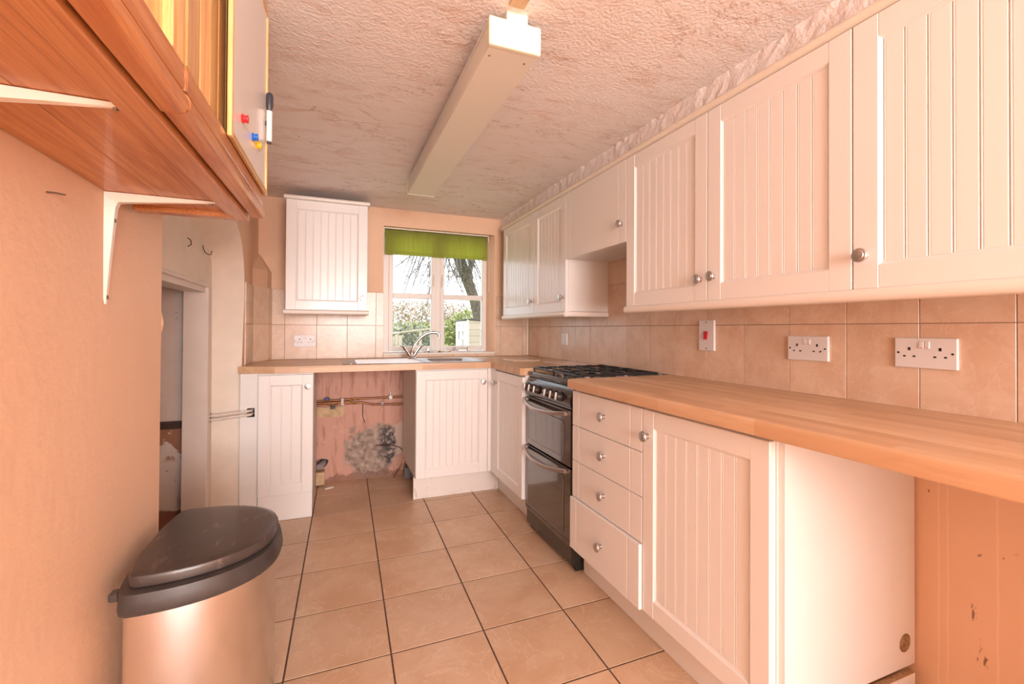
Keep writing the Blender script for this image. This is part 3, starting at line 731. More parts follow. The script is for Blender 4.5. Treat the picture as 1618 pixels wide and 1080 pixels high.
# ------------------------------------------------------------------ back wall unit
YU = 3.2614
bu = thing('wall_cabinet', 'single white wall cabinet hanging left of the window', 'cabinet', (-.045, 3.42, 1.2525))
carcass(bu, -.2993, .2105, YU + .020, YB, 1.2525, 1.977, '-Y')
door(bu, face_back, 'B', (-.2993, YU + .020, 1.2525), .5098, .7245, (.478, .087))
for z0, z1, mt, ex in ((1.2236, 1.2525, 'light_rail', .010), (1.977, 2.0016, 'cornice', .012)):
    sec = [(YU + .06 - w, z) for w, z in bull(0, .075, z0, z1 + .0005)]
    mb = MB(); mb.loft([[(-.2993 - ex, y, z) for y, z in sec], [(.2105 + ex, y, z) for y, z in sec]])
    for sx in (-1, 1):
        xo = (-.2993 - ex) if sx < 0 else (.2105 + ex)
        mb.box(min(xo, xo - sx * .02), max(xo, xo - sx * .02), YU + .05, YB, z0 + .002, z1 - .002)
    build(mt, mb, 'white_pelmet', bu, True)

# ------------------------------------------------------------------ base units
ZD0, ZD1 = .1512, .8561
XD = 1.0105; YD = 2.9554
lb = thing('base_cabinet', 'narrow white base cabinet with end panel beside the arched doorway', 'cabinet', (-.26, 3.25, 0))
carcass(lb, -.4074, -.1145, YD + .020, YB - .03, ZD0, ZTB - .001, '-Y')
door(lb, face_back, 'B', (-.4074, YD + .020, ZD0), .2929, ZD1 - ZD0, (.265, .634), stile=.058)
build('plinth', MB().box(-.405, -.116, YD + .012, YD + .028, .001, ZD0 - .001, .001), 'white_door', lb)
epn = MB(); ey0, ey1 = YD + .020, YD + .034     # notched round the two pipes
epn.box(-.499, -.464, ey0, ey1, .001, ZTB - .001).box(-.425, -.409, ey0, ey1, .001, ZTB - .001).box(-.464, -.425, ey0, ey1, .001, .616).box(-.464, -.425, ey0, ey1, .668, ZTB - .001)
build('end_panel', epn, 'white_carcass', lb)
build('plinth_side', MB().box(-.131, -.116, YD + .029, YB - .06, .001, ZD0 - .001), 'white_carcass', lb)

sb = thing('base_cabinet', 'white sink base cabinet with scuffed plinth under the stainless sink', 'cabinet', (.74, 3.25, 0))
mb = MB().box(.498, .514, YD + .020, YB - .03, ZD0, ZTB - .001).box(.975, .991, YD + .020, YB - .03, ZD0, ZTB - .001).box(.514, .975, YD + .020, YB - .03, ZD0, ZD0 + .016).box(.514, .975, YD + .020, YD + .04, ZTB - .06, ZTB - .001)
build('carcass', mb, 'white_carcass', sb)
door(sb, face_back, 'B', (.498, YD + .020, ZD0), .491, ZD1 - ZD0, (.455, .622))
build('corner_post', MB().box(.991, 1.0285, YD + .004, YD + .022, ZD0, ZTB - .001, .0015), 'white_door', sb)
build('plinth', MB().box(.495, 1.0928, 3.020, 3.036, .001, ZD0 - .003, .001), 'plinth_scuffed', sb)

kb = thing('base_cabinet', 'white corner base cabinet between the sink cabinet and the cooker', 'cabinet', (1.3, 2.62, 0))
carcass(kb, XD + .020, XR - .012, 2.392, YD + .0, ZD0, ZTB - .001, '-X')
door(kb, face_right, 'R', (XD + .020, 2.8703, ZD0), .4763, ZD1 - ZD0, (.032, .622))
build('corner_post', MB().box(XD + .003, XD + .020, 2.8723, YD + .003, ZD0, ZTB - .001, .001), 'white_door', kb)
build('plinth', MB().box(1.0935, 1.109, 2.392, 3.019, .001, ZD0 - .003, .001), 'white_pelmet', kb)

db = thing('drawer_cabinet', 'white base cabinet with four drawers, the lowest pulled slightly open', 'cabinet', (1.28, 1.557, 0))
carcass(db, XD + .020, XR - .004, 1.3085, 1.8063, ZD0, ZTB - .001, '-X')
zs = (ZD1, .7008, .543, .3812, ZD0)
for k in range(4):
    xo = XD + .020 - (.0118 if k == 3 else 0)
    wd = .4985
    d = slab_front('drawer', db, face_right, 'R', (xo, 1.8063, zs[k + 1]), wd, zs[k] - zs[k + 1], (.058, wd - .068), (.257, (zs[k] - zs[k + 1]) / 2 + (.004 if k < 3 else 0)))
    if k == 3: build('drawer_box', MB().box(xo + .0005, xo + .4, 1.335, 1.780, ZD0 + .02, .345), 'white_carcass', d)
build('plinth', MB().box(1.0928, 1.108, 1.3085, 1.8395, .001, ZD0 - .003, .001), 'white_pelmet', db)

nbx = thing('base_cabinet', 'large white base cabinet with a bare side panel at the open appliance space', 'cabinet', (1.28, 1.05, 0))
carcass(nbx, XD + .020, XR - .004, .804, 1.3075, .1775, ZTB - .001, '-X')
door(nbx, face_right, 'R', (XD + .020, 1.3068, ZD0), .4988, ZD1 - ZD0, (.030, .614), stile=.0575)
# side panel with a real pipe hole near the back
hx, hz, hr = 1.518, .246, .026; N_ = 20
circ = [(hx + hr * math.cos(2 * math.pi * k / N_), hz + hr * math.sin(2 * math.pi * k / N_)) for k in range(N_)]
px0, px1, pz0, pz1 = XD + .024, XR - .0005, .1775, ZTB - .001
def hole_panel(mb, y):
    t = bmesh.new()
    c_ = [t.verts.new((x, y, z)) for x, z in circ]; sq = [t.verts.new((x, y, z)) for x, z in ((hx + .035, hz), (hx + .035, hz + .035), (hx, hz + .035), (hx - .035, hz + .035), (hx - .035, hz), (hx - .035, hz - .035), (hx, hz - .035), (hx + .035, hz - .035))]
    for qd in range(4):
        i0 = qd * 5; ring = [c_[(i0 + k) % N_] for k in range(6)]
        t.faces.new(ring[::-1] + [sq[qd * 2], sq[qd * 2 + 1], sq[(qd * 2 + 2) % 8]])
    mb._merge(t)
sp = MB()
for y in (.787, .8035):
    hole_panel(sp, y)
sp.box(px0, hx - .035, .787, .8035, pz0, pz1).box(hx + .035, px1, .787, .8035, pz0, pz1).box(hx - .035, hx + .035, .787, .8035, pz0, hz - .035).box(hx - .035, hx + .035, .787, .8035, hz + .035, pz1)
build('side_panel', sp, 'white_carcass', nbx)
build('pipe_hole', MB().loft([[(x, .7872, z) for x, z in circ], [(x, .8032, z) for x, z in circ]], cap0=False, cap1=True), 'chipboard', nbx)
build('plinth', MB().box(1.0928, 1.108, .808, 1.3075, .001, ZD0 - .003, .001), 'white_pelmet', nbx)
build('plinth_return', MB().box(1.36, 1.535, .772, .788, .001, .168), 'white_carcass', nbx)
build('plinth_return_edge', MB().box(1.36, 1.535, .772, .788, .168, .1695), 'chipboard', nbx)
tag(build('support_panel', MB().box(XD + .03, XR - .004, -.290, -.272, .001, ZTB - .001, .001), 'white_carcass'), 'white end panel holding up the far end of the long worktop', 'panel')

# ------------------------------------------------------------------ worktops
def nosed(mb, pts, zb, zt, **k): mb.prism(pts, zb, zt)
wt = MB(); XW = .9803
sec = [(XW + .006, ZTB)] + [(XW + .006 - .006 * math.sin(q_), ZTB + .006 - .006 * math.cos(q_)) for q_ in (.5, 1.0, 1.57)] + [(XW + .011 - .011 * math.cos(q_), ZT - .011 + .011 * math.sin(q_)) for q_ in (0., .4, .8, 1.2, 1.57)] + [(XR + .001, ZT), (XR + .001, ZTB)]
wt.loft([[(x, 1.7988, z) for x, z in sec], [(x, -.30, z) for x, z in sec]])
tag(build('worktop', wt, 'beech_long', None, True), 'long beech-effect worktop along the right wall with two double sockets above', 'worktop')
YW = 2.9316; XW2 = 1.002; zt2 = ZT - .003
sx0, sx1, sy0, sy1 = .615, .925, 3.03, 3.35; xm = .77
wt = MB()
wt.prism([(-.317, YW), (xm, YW), (xm, sy0), (sx0, sy0), (sx0, sy1), (xm, sy1), (xm, YB + .001), (XL + .001, YB + .001), (XL - .008, 3.02), (XL - .012, 2.990)], ZTB, zt2)
wt.prism([(xm, YW), (XW2, YW), (XW2, 2.412), (XW2 + .02, 2.3925), (XR + .001, 2.3925), (XR + .001, YB + .001), (xm, YB + .001), (xm, sy1), (sx1, sy1), (sx1, sy0), (xm, sy0)], ZTB, zt2)
wtop = tag(build('worktop', wt, 'beech_cross'), 'L-shaped beech-effect worktop with the sink under the window', 'worktop')
build('edge_strip', MB().prism([(-.317, YW - .001), (-.317, YW + .004), (XL - .010, 2.994), (XL - .0125, 2.989)], ZTB, zt2 + .0003), 'beech_long', wtop)

# loose wall tiles lying on the worktop by the cooker
for k, (x0, y0, lab) in enumerate(((1.338, 2.394, 'loose beige tile lying flat on the worktop against the cooker'), (1.338, 2.598, 'loose beige tile lying on the worktop beside another loose tile'), (1.160, 2.915, 'single loose beige tile lying on the worktop in the corner'))):
    tag(build('loose_tile', MB().box(x0, x0 + .205, y0 + .002, y0 + .200, zt2, zt2 + .007, .0015), 'wall_tile'), lab, 'tile')

# ------------------------------------------------------------------ sink and tap
sk = thing('kitchen_sink', 'stainless steel inset sink with drainer under the window', 'sink', (.5, 3.18, zt2))
def rrect(x0, x1, y0, y1, rr, z, n=5):
    out = []
    for cx, cy, a0 in ((x1 - rr, y1 - rr, 0), (x0 + rr, y1 - rr, 90), (x0 + rr, y0 + rr, 180), (x1 - rr, y0 + rr, 270)):
        for k in range(n + 1):
            q_ = math.radians(a0 + 90 * k / n); out.append((cx + rr * math.cos(q_), cy + rr * math.sin(q_), z))
    return out
zs_ = zt2
rim = MB(); A_ = rrect(.560, .985, 2.955, 3.395, .03, zs_); B_ = rrect(.562, .983, 2.957, 3.393, .03, zs_ + .004)
C_ = rrect(.622, .918, 3.035, 3.345, .05, zs_ + .003); D_ = rrect(.632, .908, 3.045, 3.335, .05, zs_ - .01); E_ = rrect(.645, .895, 3.06, 3.32, .05, zs_ - .14); F_ = rrect(.70, .84, 3.11, 3.27, .04, zs_ - .148)
rim.loft([A_, B_, C_, D_, E_, F_], cap0=False)
build('bowl', rim, 'steel_sink', sk, True)
dr = MB(); dr.loft([rrect(.050, .560, 2.955, 3.395, .03, zs_), rrect(.052, .560, 2.957, 3.393, .03, zs_ + .004)], cap0=False)
dn = build('drainer', dr, 'steel_sink', sk, True)
for k in range(8):
    y = 3.01 + k * .046
    build('drainer_ridge', MB().box(.13, .54, y, y + .016, zs_ + .004, zs_ + .0062, .002), 'steel_sink', dn)
build('overflow', MB(Matrix.Translation((.098, 3.02, zs_ + .004))).lathe([(.022, 0), (.022, .002), (.017, .0025), (.015, .0005), (.002, .0005)], 20), 'chrome', sk, True)
tp = thing('mixer_tap', 'chrome swan-neck mixer tap with two angled levers on the sink', 'tap', (.53, 3.34, zs_ + .004))
tx, ty, tz = .530, 3.340, zs_ + .004
build('tap_base', MB(Matrix.Translation((tx, ty, tz))).lathe([(.030, 0), (.030, .005), (.022, .012), (.018, .035), (.017, .060), (.012, .066)], 20), 'chrome', tp, True)
sp_ = [(tx, ty, tz + .05)]
for k in range(15):
    q_ = k / 14; sp_.append((tx + .002 + .165 * q_ ** 1.35, ty - .02 * q_, tz + .06 + .135 * math.sin(q_ * math.pi * .53)))
sp_ += [(tx + .188, ty - .023, tz + .190), (tx + .196, ty - .024, tz + .178), (tx + .197, ty - .024, tz + .160)]
build('spout', MB().tube(sp_, [.013] * 4 + [.0115] * (len(sp_) - 6) + [.011, .011], 12), 'chrome', tp, True)
for sg in (-1, 1):
    h = build('lever_body', MB().tube([(tx + sg * .012, ty, tz + .022), (tx + sg * .045, ty - .004, tz + .075)], [.014, .012], 12).tube([(tx + sg * .045, ty - .004, tz + .075), (tx + sg * .058, ty - .006, tz + .094), (tx + sg * .061, ty - .006, tz + .098)], [.016, .015, .010], 12), 'chrome', tp, True)
    build('lever', MB().tube([(tx + sg * .052, ty - .006, tz + .088), (tx + sg * .085, ty - .012, tz + .098)], [.0055, .0045], 8), 'chrome', h, True)

# ------------------------------------------------------------------ under the worktop: pipes, board, block, cable
wp = thing('water_pipes', 'copper water pipes with isolating valves on the wall under the worktop', 'pipe', (.2, 3.55, .5))
yp = 3.562
build('pipe', MB().tube([(-.116, yp, .600), (.12, yp, .606), (.50, yp, .606)], .0075), 'copper', wp, True)
build('pipe', MB().tube([(-.116, yp, .585), (.02, yp, .587), (.13, yp, .588)], .0065), 'copper', wp, True)
build('pipe', MB().tube([(-.116, yp, .572), (.05, yp, .575), (.19, yp, .578), (.23, yp, .570), (.27, yp, .558), (.50, yp, .548)], .0075), 'copper', wp, True)
for x, z, m_ in ((-.045, .604, 'valve_blue'), (-.005, .574, 'knob_black')):
    v = build('valve', MB(Matrix(((0, 0, 1, x - .03), (1, 0, 0, yp), (0, 1, 0, z), (0, 0, 0, 1)))).lathe([(.009, 0), (.012, .003), (.012, .014), (.009, .017), (.009, .042), (.012, .045), (.012, .056), (.009, .06)], 8), 'brass', wp)
    dz = .018 if m_ == 'valve_blue' else -.02
    build('valve_lever', MB().box(x - .016, x + .016, yp - .03, yp - .012, z + dz - .012, z + dz + .008, .004).box(x - .005, x + .005, yp - .02, yp, min(z, z + dz), max(z, z + dz)), m_, v)
for x in (.055, .065): build('pipe_clip', MB().box(x - .004, x + .004, yp - .012, yp + .018, .562, .616, .002), 'plastic_white', wp)
for x, z in ((.13, .606), (.17, .606), (.12, .590), (.145, .577), (.10, .577), (.36, .606)): build('coupling', MB(Matrix(((0, 0, 1, x - .012), (1, 0, 0, yp), (0, 1, 0, z), (0, 0, 0, 1)))).lathe([(.0085, 0), (.0105, .002), (.0105, .022), (.0085, .024)], 8), 'brass', wp)
build('stop_tap', MB().box(.392, .418, yp - .022, yp + .015, .592, .622, .003).box(.401, .407, yp - .016, yp - .008, .622, .650), 'plastic_white', wp)
build('stop_tap', MB(face_back(.345, yp - .012, .566)).lathe([(.012, 0), (.013, .004), (.013, .012), (.006, .014)], 12), 'grey_pipe', wp)
for z in (.606, .550): build('hose_tail', MB().tube([(.43, yp, z), (.485, yp - .004, z), (.497, yp - .004, z)], [.010, .010, .008], 8), 'brass', wp, True)
tag(build('pattress_board', MB().box(-.1135, .075, YWALL - .012, YWALL + .001, .478, .552, .001), 'timber_pale'), 'bare pale timber board on the wall below the copper pipes', 'board')
tag(build('wood_block', MB().box(-.114, -.056, 3.50, 3.582, .010, .102, .002), 'timber_pale'), 'small stack of pale wood offcuts in the corner beside the waste pipe', 'wood')
wpipe = thing('waste_pipe', 'grey waste pipe coming through a ragged hole low in the wall', 'pipe', (-.08, 3.56, .10))
qs = [2 * math.pi * k / 20 for k in range(20)]
rim_i = [(.040 * math.cos(q_) * (1 + .18 * math.sin(3 * q_)), .036 * math.sin(q_) * (1 + .15 * math.cos(2 * q_))) for q_ in qs]; rim_o = [(.071 * math.cos(q_), .066 * math.sin(q_)) for q_ in qs]
build('hole_rim', MB(face_back(-.075, YWALL, .145)).loft([[(u, v, -.006) for u, v in rim_i], [(u, v, .0014) for u, v in rim_i], [(u, v, .0010) for u, v in rim_o], [(u, v, -.0005) for u, v in rim_o]], cap0=False, cap1=False), 'wall_back_paint', wpipe)
build('pipe', MB().tube([(-.064, 3.66, .143), (-.068, 3.585, .140), (-.078, 3.56, .137), (-.092, 3.53, .133)], .021, 14), 'grey_pipe', wpipe, True)
tag(build('cable', MB().tube([(.30, 3.575, .245), (.40, 3.572, .238), (.48, 3.568, .215), (.515, 3.562, .165), (.505, 3.553, .10), (.455, 3.53, .035), (.425, 3.50, .007)], .0035, 6), 'copper', None, True), 'thin loose wire drooping from the damp patch to the floor', 'cable')
tag(build('cable', MB().tube([(.205, 3.578, .56), (.205, 3.577, .47), (.222, 3.578, .42)], .003, 6), 'rust', None, True), 'short thin cable hanging from the copper pipes over the damp patch', 'cable')
tag(build('floor_box', MB().prism([(.50, 3.46), (.58, 3.44), (.60, 3.55), (.52, 3.56)], .0005, .085, bev=.004), 'grey_plastic'), 'grey plastic lump on the floor under the sink cabinet edge', 'debris')
tag(build('paper_scrap', MB().prism([(-.05, 3.43), (.005, 3.45), (.0, 3.475), (-.03, 3.47)], .0003, .006), 'plastic_white'), 'crumpled white scrap on the floor tiles under the pipes', 'debris')

# ------------------------------------------------------------------ cooker
ck = thing('gas_cooker', 'black freestanding gas cooker with two glass oven doors', 'cooker', (1.3, 2.12, 0))
Y0, Y1, XK = 1.8500, 2.3900, 1.030
build('body', MB().box(XK + .024, 1.553, Y0 + .004, Y1 - .004, .040, .872, .003), 'black_enamel', ck)
build('plinth_panel', MB().box(XK + .008, XK + .030, Y0 + .006, Y1 - .006, .030, .112, .003), 'black_enamel', ck)
for y in (Y0 + .006, Y1 - .036):
    build('foot', MB().box(XK + .03, XK + .085, y, y + .030, .0005, .045, .003), 'black_matt', ck)
for y in (Y0 + .006, Y1 - .036): build('foot', MB().box(1.48, 1.53, y, y + .030, .0005, .045, .003), 'black_matt', ck)
# control panel, curved forward
prof = [(XK + .045, .757), (XK + .004, .757), (XK - .004, .775), (XK - .004, .800), (XK + .004, .832), (XK + .018, .858), (XK + .036, .871), (XK + .045, .873)]
cpn = MB(); cpn.loft([[(x, Y0 + .004, z) for x, z in prof], [(x, Y1 - .004, z) for x, z in prof]])
panel = build('control_panel', cpn, 'black_enamel', ck, True)
for y in (2.337, 2.276, 2.209, 2.078, 2.013, 1.952):
    ang = .16
    Mk = Matrix.Translation((XK - .0035, y, .806)) @ Matrix.Rotation(-math.pi / 2 + ang, 4, 'Y')
    kn = build('control_knob', MB(Mk).lathe([(.024, 0), (.024, .006), (.020, .010), (.018, .022), (.016, .025), (.002, .0255)], 20), 'knob_black', panel, True)
    build('knob_grip', MB(Mk).box(-.019, .019, -.0055, .0055, .020, .033, .003, 2), 'handle_steel', kn, True)
build('display', MB().box(XK - .0046, XK - .003, 2.128, 2.158, .80, .815), 'print_white', panel)
# hob
build('hob', MB().box(XK + .020, 1.553, Y0 + .002, Y1 - .002, .872, .886, .005, 2), 'black_enamel', ck)
build('hob_rim', MB().box(XK + .012, XK + .034, Y0 + .003, Y1 - .003, .868, .892, .006, 2), 'black_enamel', ck)
for bx_, by_, br in ((1.19, 1.985, .038), (1.19, 2.255, .032), (1.42, 1.985, .032), (1.42, 2.255, .046)):
    bn = build('burner', MB(Matrix.Translation((bx_, by_, .886))).lathe([(br + .012, 0), (br + .010, .004), (br, .006), (br, .013), (br - .006, .014)], 20), 'handle_steel', ck, True)
    build('burner_cap', MB(Matrix.Translation((bx_, by_, .900))).lathe([(br - .002, 0), (br - .001, .005), (br - .006, .009), (.002, .010)], 20), 'black_matt', bn, True)
for ya in (1.872, 2.128):
    gmb = MB(); yb_ = ya + .240; zg = .918; rr = .0055
    loop = [(1.075, ya, zg - .006), (1.54, ya, zg - .006), (1.54, yb_, zg - .006), (1.075, yb_, zg - .006), (1.075, ya, zg - .006)]
    gmb.tube(loop, rr, 6)
    for x in (1.115, 1.19, 1.265, 1.345, 1.42, 1.50): 
        gmb.tube([(x, ya, zg - .006), (x, ya + .03, zg), (x, ya + .088, zg)], rr, 6); gmb.tube([(x, yb_, zg - .006), (x, yb_ - .03, zg), (x, yb_ - .088, zg)], rr, 6)
    gmb.tube([(1.305, ya, zg - .004), (1.305, yb_, zg - .004)], rr, 6)
    for y in (ya + .12,):
        gmb.tube([(1.075, y, zg - .006), (1.10, y, zg), (1.15, y, zg)], rr, 6); gmb.tube([(1.235, y, zg), (1.375, y, zg)], rr, 6); gmb.tube([(1.465, y, zg), (1.54, y, zg - .006)], rr, 6)
    for x in (1.08, 1.535):
        for y in (ya, yb_): gmb.tube([(x, y, zg - .008), (x, y, .884)], rr, 6)
    build('pan_support', gmb, 'grate_iron', ck, True)
build('backsplash_lip', MB().box(1.535, 1.556, Y0 + .002, Y1 - .002, .880, .912, .003), 'cap_grey', ck)
def oven_door(z0, z1, wz0_, wz1_, rack):
    d = build('oven_door', MB().box(XK, XK + .022, Y0 + .006, Y1 - .006, z0, z1, .003, 2), 'oven_glass', ck)
    M = face_right(XK, Y1 - .03, 0)
    gw = Y1 - Y0 - .115
    build('glass_window', MB(face_right(XK - .0006, Y1 - .040, wz0_)).loft([rr2(0, gw, 0, wz1_ - wz0_, .02, -.0005), rr2(0, gw, 0, wz1_ - wz0_, .02, .0012)]), 'oven_glass', d)
    # outline of the window
    pts = rr2(-.002, gw + .002, -.002, wz1_ - wz0_ + .002, .022, .0022); pts.append(pts[0])
    build('window_outline', MB(face_right(XK - .0006, Y1 - .040, wz0_)).tube(pts, .0012, 5), 'cap_grey', d)
    hz = z1 - .016; hp = []
    for k in range(17):
        q_ = k / 16; y = Y1 - .004 - (Y1 - Y0 - .045) * q_; bow = math.sin(q_ * math.pi)
        hp.append((XK - .010 - .042 * bow ** .8, y, hz - .020 * bow))
    hm = MB(); rings = []
    for i, p in enumerate(hp):
        th = .0065; hh = .010
        rings.append([(p[0] - th, p[1], p[2] - hh * .6), (p[0] - th, p[1], p[2] + hh * .6), (p[0] - th * .4, p[1], p[2] + hh), (p[0] + th, p[1], p[2] + hh), (p[0] + th, p[1], p[2] - hh), (p[0] - th * .4, p[1], p[2] - hh)])
    hm.loft(rings); hm.box(XK - .012, XK + .002, Y1 - .020, Y1 - .006, hz - .008, hz + .008, .002).box(XK - .012, XK + .002, Y0 + .036, Y0 + .050, hz - .010, hz + .006, .002)
    build('handle', hm, 'handle_steel', d, True)
def rr2(x0, x1, y0, y1, rr, w): return rrect(x0, x1, y0, y1, rr, w)
oven_door(.487, .750, .522, .692, True); oven_door(.116, .478, .150, .425, False)

# ------------------------------------------------------------------ sockets and switches
def socket(label, mk, o, key):
    t_ = thing('wall_socket', label, 'socket', world(mk, o, .073, 0, 0))
    M = mk(*o)
    build('plate', MB(M).box(0, .146, 0, .086, -.0006, .009, .0025, 2), 'socket_white', t_)
    for sx in (0, 1):
        cx = .037 + sx * .072
        sl = MB(M); sl.box(cx - .003, cx + .003, .050, .059, .0086, .0096)
        sl.box(cx - .015, cx - .0085, .031, .0355, .0086, .0096).box(cx + .0085, cx + .015, .031, .0355, .0086, .0096); build('pin_slots', sl, 'dark_slot', t_)
        rx = .0605 + sx * .0135
        rk = build('rocker', MB(M).box(rx, rx + .0115, .056, .076, .0088, .0115, .001), 'socket_white', t_)
        build('rocker_mark', MB(M).box(rx + .004, rx + .0075, .0575, .059, .0114, .0118), 'red_rocker', rk)
    for u in (.010, .136): build('screw', MB(M @ Matrix.Translation((u, .043, .0088))).lathe([(.0032, 0), (.0030, .001), (.001, .0012)], 10), 'dark_slot', t_)
    return t_
socket('white double wall socket on tiles under the single wall cabinet', face_back, (-.269, YB, .997), 'B')
socket('clean white double wall socket on the right-hand tiles beside the red switch', face_right, (XR, 1.173, 1.027), 'R')
socket('scuffed white double wall socket on the right-hand tiles, farther from the cooker', face_right, (XR, .832, 1.027), 'R')
cs = thing('cooker_switch', 'tall white switch plate with a red rocker above the worktop', 'switch', (XR, 1.562, 1.043))
M = face_right(XR, 1.607, 1.041)
build('plate', MB(M).box(0, .088, 0, .137, -.0006, .010, .0025, 2), 'socket_white', cs)
build('rocker', MB(M)._add([(.031, .086, .008), (.054, .086, .008), (.049, .050, .008), (.035, .050, .008), (.031, .086, .013), (.054, .086, .013), (.049, .050, .018), (.035, .050, .018)], [(0, 1, 2, 3), (7, 6, 5, 4), (0, 4, 5, 1), (1, 5, 6, 2), (2, 6, 7, 3), (3, 7, 4, 0)]) or (lambda m: (m._add([(.031, .086, .008), (.054, .086, .008), (.049, .050, .008), (.035, .050, .008), (.031, .086, .013), (.054, .086, .013), (.049, .050, .018), (.035, .050, .018)], [(0, 1, 2, 3), (7, 6, 5, 4), (0, 4, 5, 1), (1, 5, 6, 2), (2, 6, 7, 3), (3, 7, 4, 0)]), m)[1])(MB(M)), 'red_rocker', cs)
for v in (.010, .127): build('screw', MB(M @ Matrix.Translation((.044, v, .0098))).lathe([(.003, 0), (.0028, .001), (.001, .0012)], 10), 'dark_slot', cs)
ss = thing('blanking_plate', 'small square white plate on the tiles beyond the cooker', 'socket', (XR, 2.89, 1.02))
M = face_right(XR, 2.955, 1.020)
build('plate', MB(M).box(0, .086, 0, .086, -.0006, .009, .0025, 2), 'socket_white', ss)
build('outlet', MB(M).box(.031, .055, .030, .056, .0086, .0105, .001), 'socket_white', ss)

# ------------------------------------------------------------------ fluorescent ceiling light
fl = thing('fluorescent_light', 'long boxy fluorescent ceiling light with cream end caps', 'ceiling light', (.50, 2.05, ZC))
FX0, FX1, FY0, FY1, FZ0, FZ1 = .4056, .5685, 1.216, 2.784, 1.949, 2.032
build('diffuser', MB().prism([(FX0 + .006, FZ0 + .0015), (FX1 - .006, FZ0 + .0015), (FX1 - .002, FZ0 + .010), (FX1 - .002, 2.016), (FX0 + .002, 2.016), (FX0 + .002, FZ0 + .010)], FY0 + .01, FY1 - .01, 'XZ'), 'lamp_diffuser', fl)
build('gear_tray', MB().box(FX0 + .002, FX1 - .002, FY0 + .01, FY1 - .01, 2.014, 2.030), 'lamp_side', fl)
for y in (FY0, FY1 - .016): build('end_cap', MB().box(FX0, FX1, y, y + .016, FZ0, FZ1, .003), 'lamp_cream', fl)
build('screw', MB(Matrix.Translation((FX0 + .02, FY0 + .06, FZ0 + .0015)) @ Matrix.Rotation(math.pi, 4, 'X')).lathe([(.004, 0), (.003, .001)], 8), 'screw', fl)
build('screw', MB(Matrix.Translation((FX1 - .03, FY0 + .06, FZ0 + .0015)) @ Matrix.Rotation(math.pi, 4, 'X')).lathe([(.004, 0), (.003, .001)], 8), 'screw', fl)
build('junction_box', MB().box(.460, .527, FY0 + .004, FY0 + .09, 2.028, ZC + .002, .002), 'lamp_cream', fl)
build('ceiling_spacer', MB().box(.460, .527, FY1 - .12, FY1 - .04, 2.028, ZC + .002, .002), 'lamp_cream', fl)
build('ceiling_spacer', MB().box(.455, .520, FY0 + .70, FY0 + .78, 2.028, ZC + .002, .002), 'lamp_cream', fl)
build('cable_trunking', MB().box(.456, .503, 1.150, 1.195, 2.054, ZC + .002, .001), 'timber_pale', fl)

# ------------------------------------------------------------------ pine wall cabinet on the left
pc = thing('pine_cabinet', 'orange pine wall cabinet on brackets above the left wall', 'cabinet', (-.36, .95, 1.447))
PY0, PY1, PZ0, PZ1 = .25, 1.435, 1.447, 2.055
for k, (xa, xb) in enumerate(((XL + .001, -.395), (-.395, -.282))):
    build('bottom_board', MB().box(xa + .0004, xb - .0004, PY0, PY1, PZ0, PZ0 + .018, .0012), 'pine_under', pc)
PR = Matrix.Translation((-.24, .95, 0)) @ Matrix.Rotation(-.020, 4, 'Z') @ Matrix.Translation((.24, -.95, 0))   # the unit stands slightly out of true
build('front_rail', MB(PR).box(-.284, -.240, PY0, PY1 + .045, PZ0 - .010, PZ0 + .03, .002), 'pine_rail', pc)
build('end_panel', MB().box(XL + .001, -.250, PY1 - .018, PY1, PZ0 + .018, PZ1, .001), 'pine_board', pc)
build('end_batten', MB().box(XL + .012, -.262, PY1 + .002, PY1 + .045, PZ0 - .012, PZ0 + .012, .003), 'pine_rail', pc)
build('back_panel', MB().box(XL + .001, XL + .008, PY0, PY1 - .018, PZ0 + .018, PZ1), 'pine_board', pc)
build('top_board', MB().box(XL + .008, -.26, PY0, PY1 - .018, PZ1 - .018, PZ1), 'pine_board', pc)
def pine_door(ya, yb_, zb):
    xf = -.2345
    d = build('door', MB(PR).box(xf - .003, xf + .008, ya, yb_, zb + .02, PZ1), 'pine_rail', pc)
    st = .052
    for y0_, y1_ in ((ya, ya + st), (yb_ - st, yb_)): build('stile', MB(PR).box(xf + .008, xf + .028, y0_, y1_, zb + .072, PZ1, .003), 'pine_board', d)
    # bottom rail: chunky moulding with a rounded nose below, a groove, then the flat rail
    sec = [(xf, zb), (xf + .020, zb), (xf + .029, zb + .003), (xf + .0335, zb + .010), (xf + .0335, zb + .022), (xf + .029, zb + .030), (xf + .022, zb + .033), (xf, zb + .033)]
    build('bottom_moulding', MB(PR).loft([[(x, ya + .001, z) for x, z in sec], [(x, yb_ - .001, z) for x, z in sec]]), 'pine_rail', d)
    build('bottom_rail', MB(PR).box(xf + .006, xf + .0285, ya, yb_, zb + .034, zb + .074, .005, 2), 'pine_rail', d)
    n = max(1, round((yb_ - ya - 2 * st) / .060)); bw = (yb_ - ya - 2 * st) / n
    for k in range(n): build('panel_board', MB(PR).box(xf + .008, xf + .0165, ya + st + k * bw + .0008, ya + st + (k + 1) * bw - .0008, zb + .074, PZ1 - .002, .003), 'pine_board', d)
    return d
pine_door(.262, .798, 1.446); pine_door(.806, 1.490, 1.450)
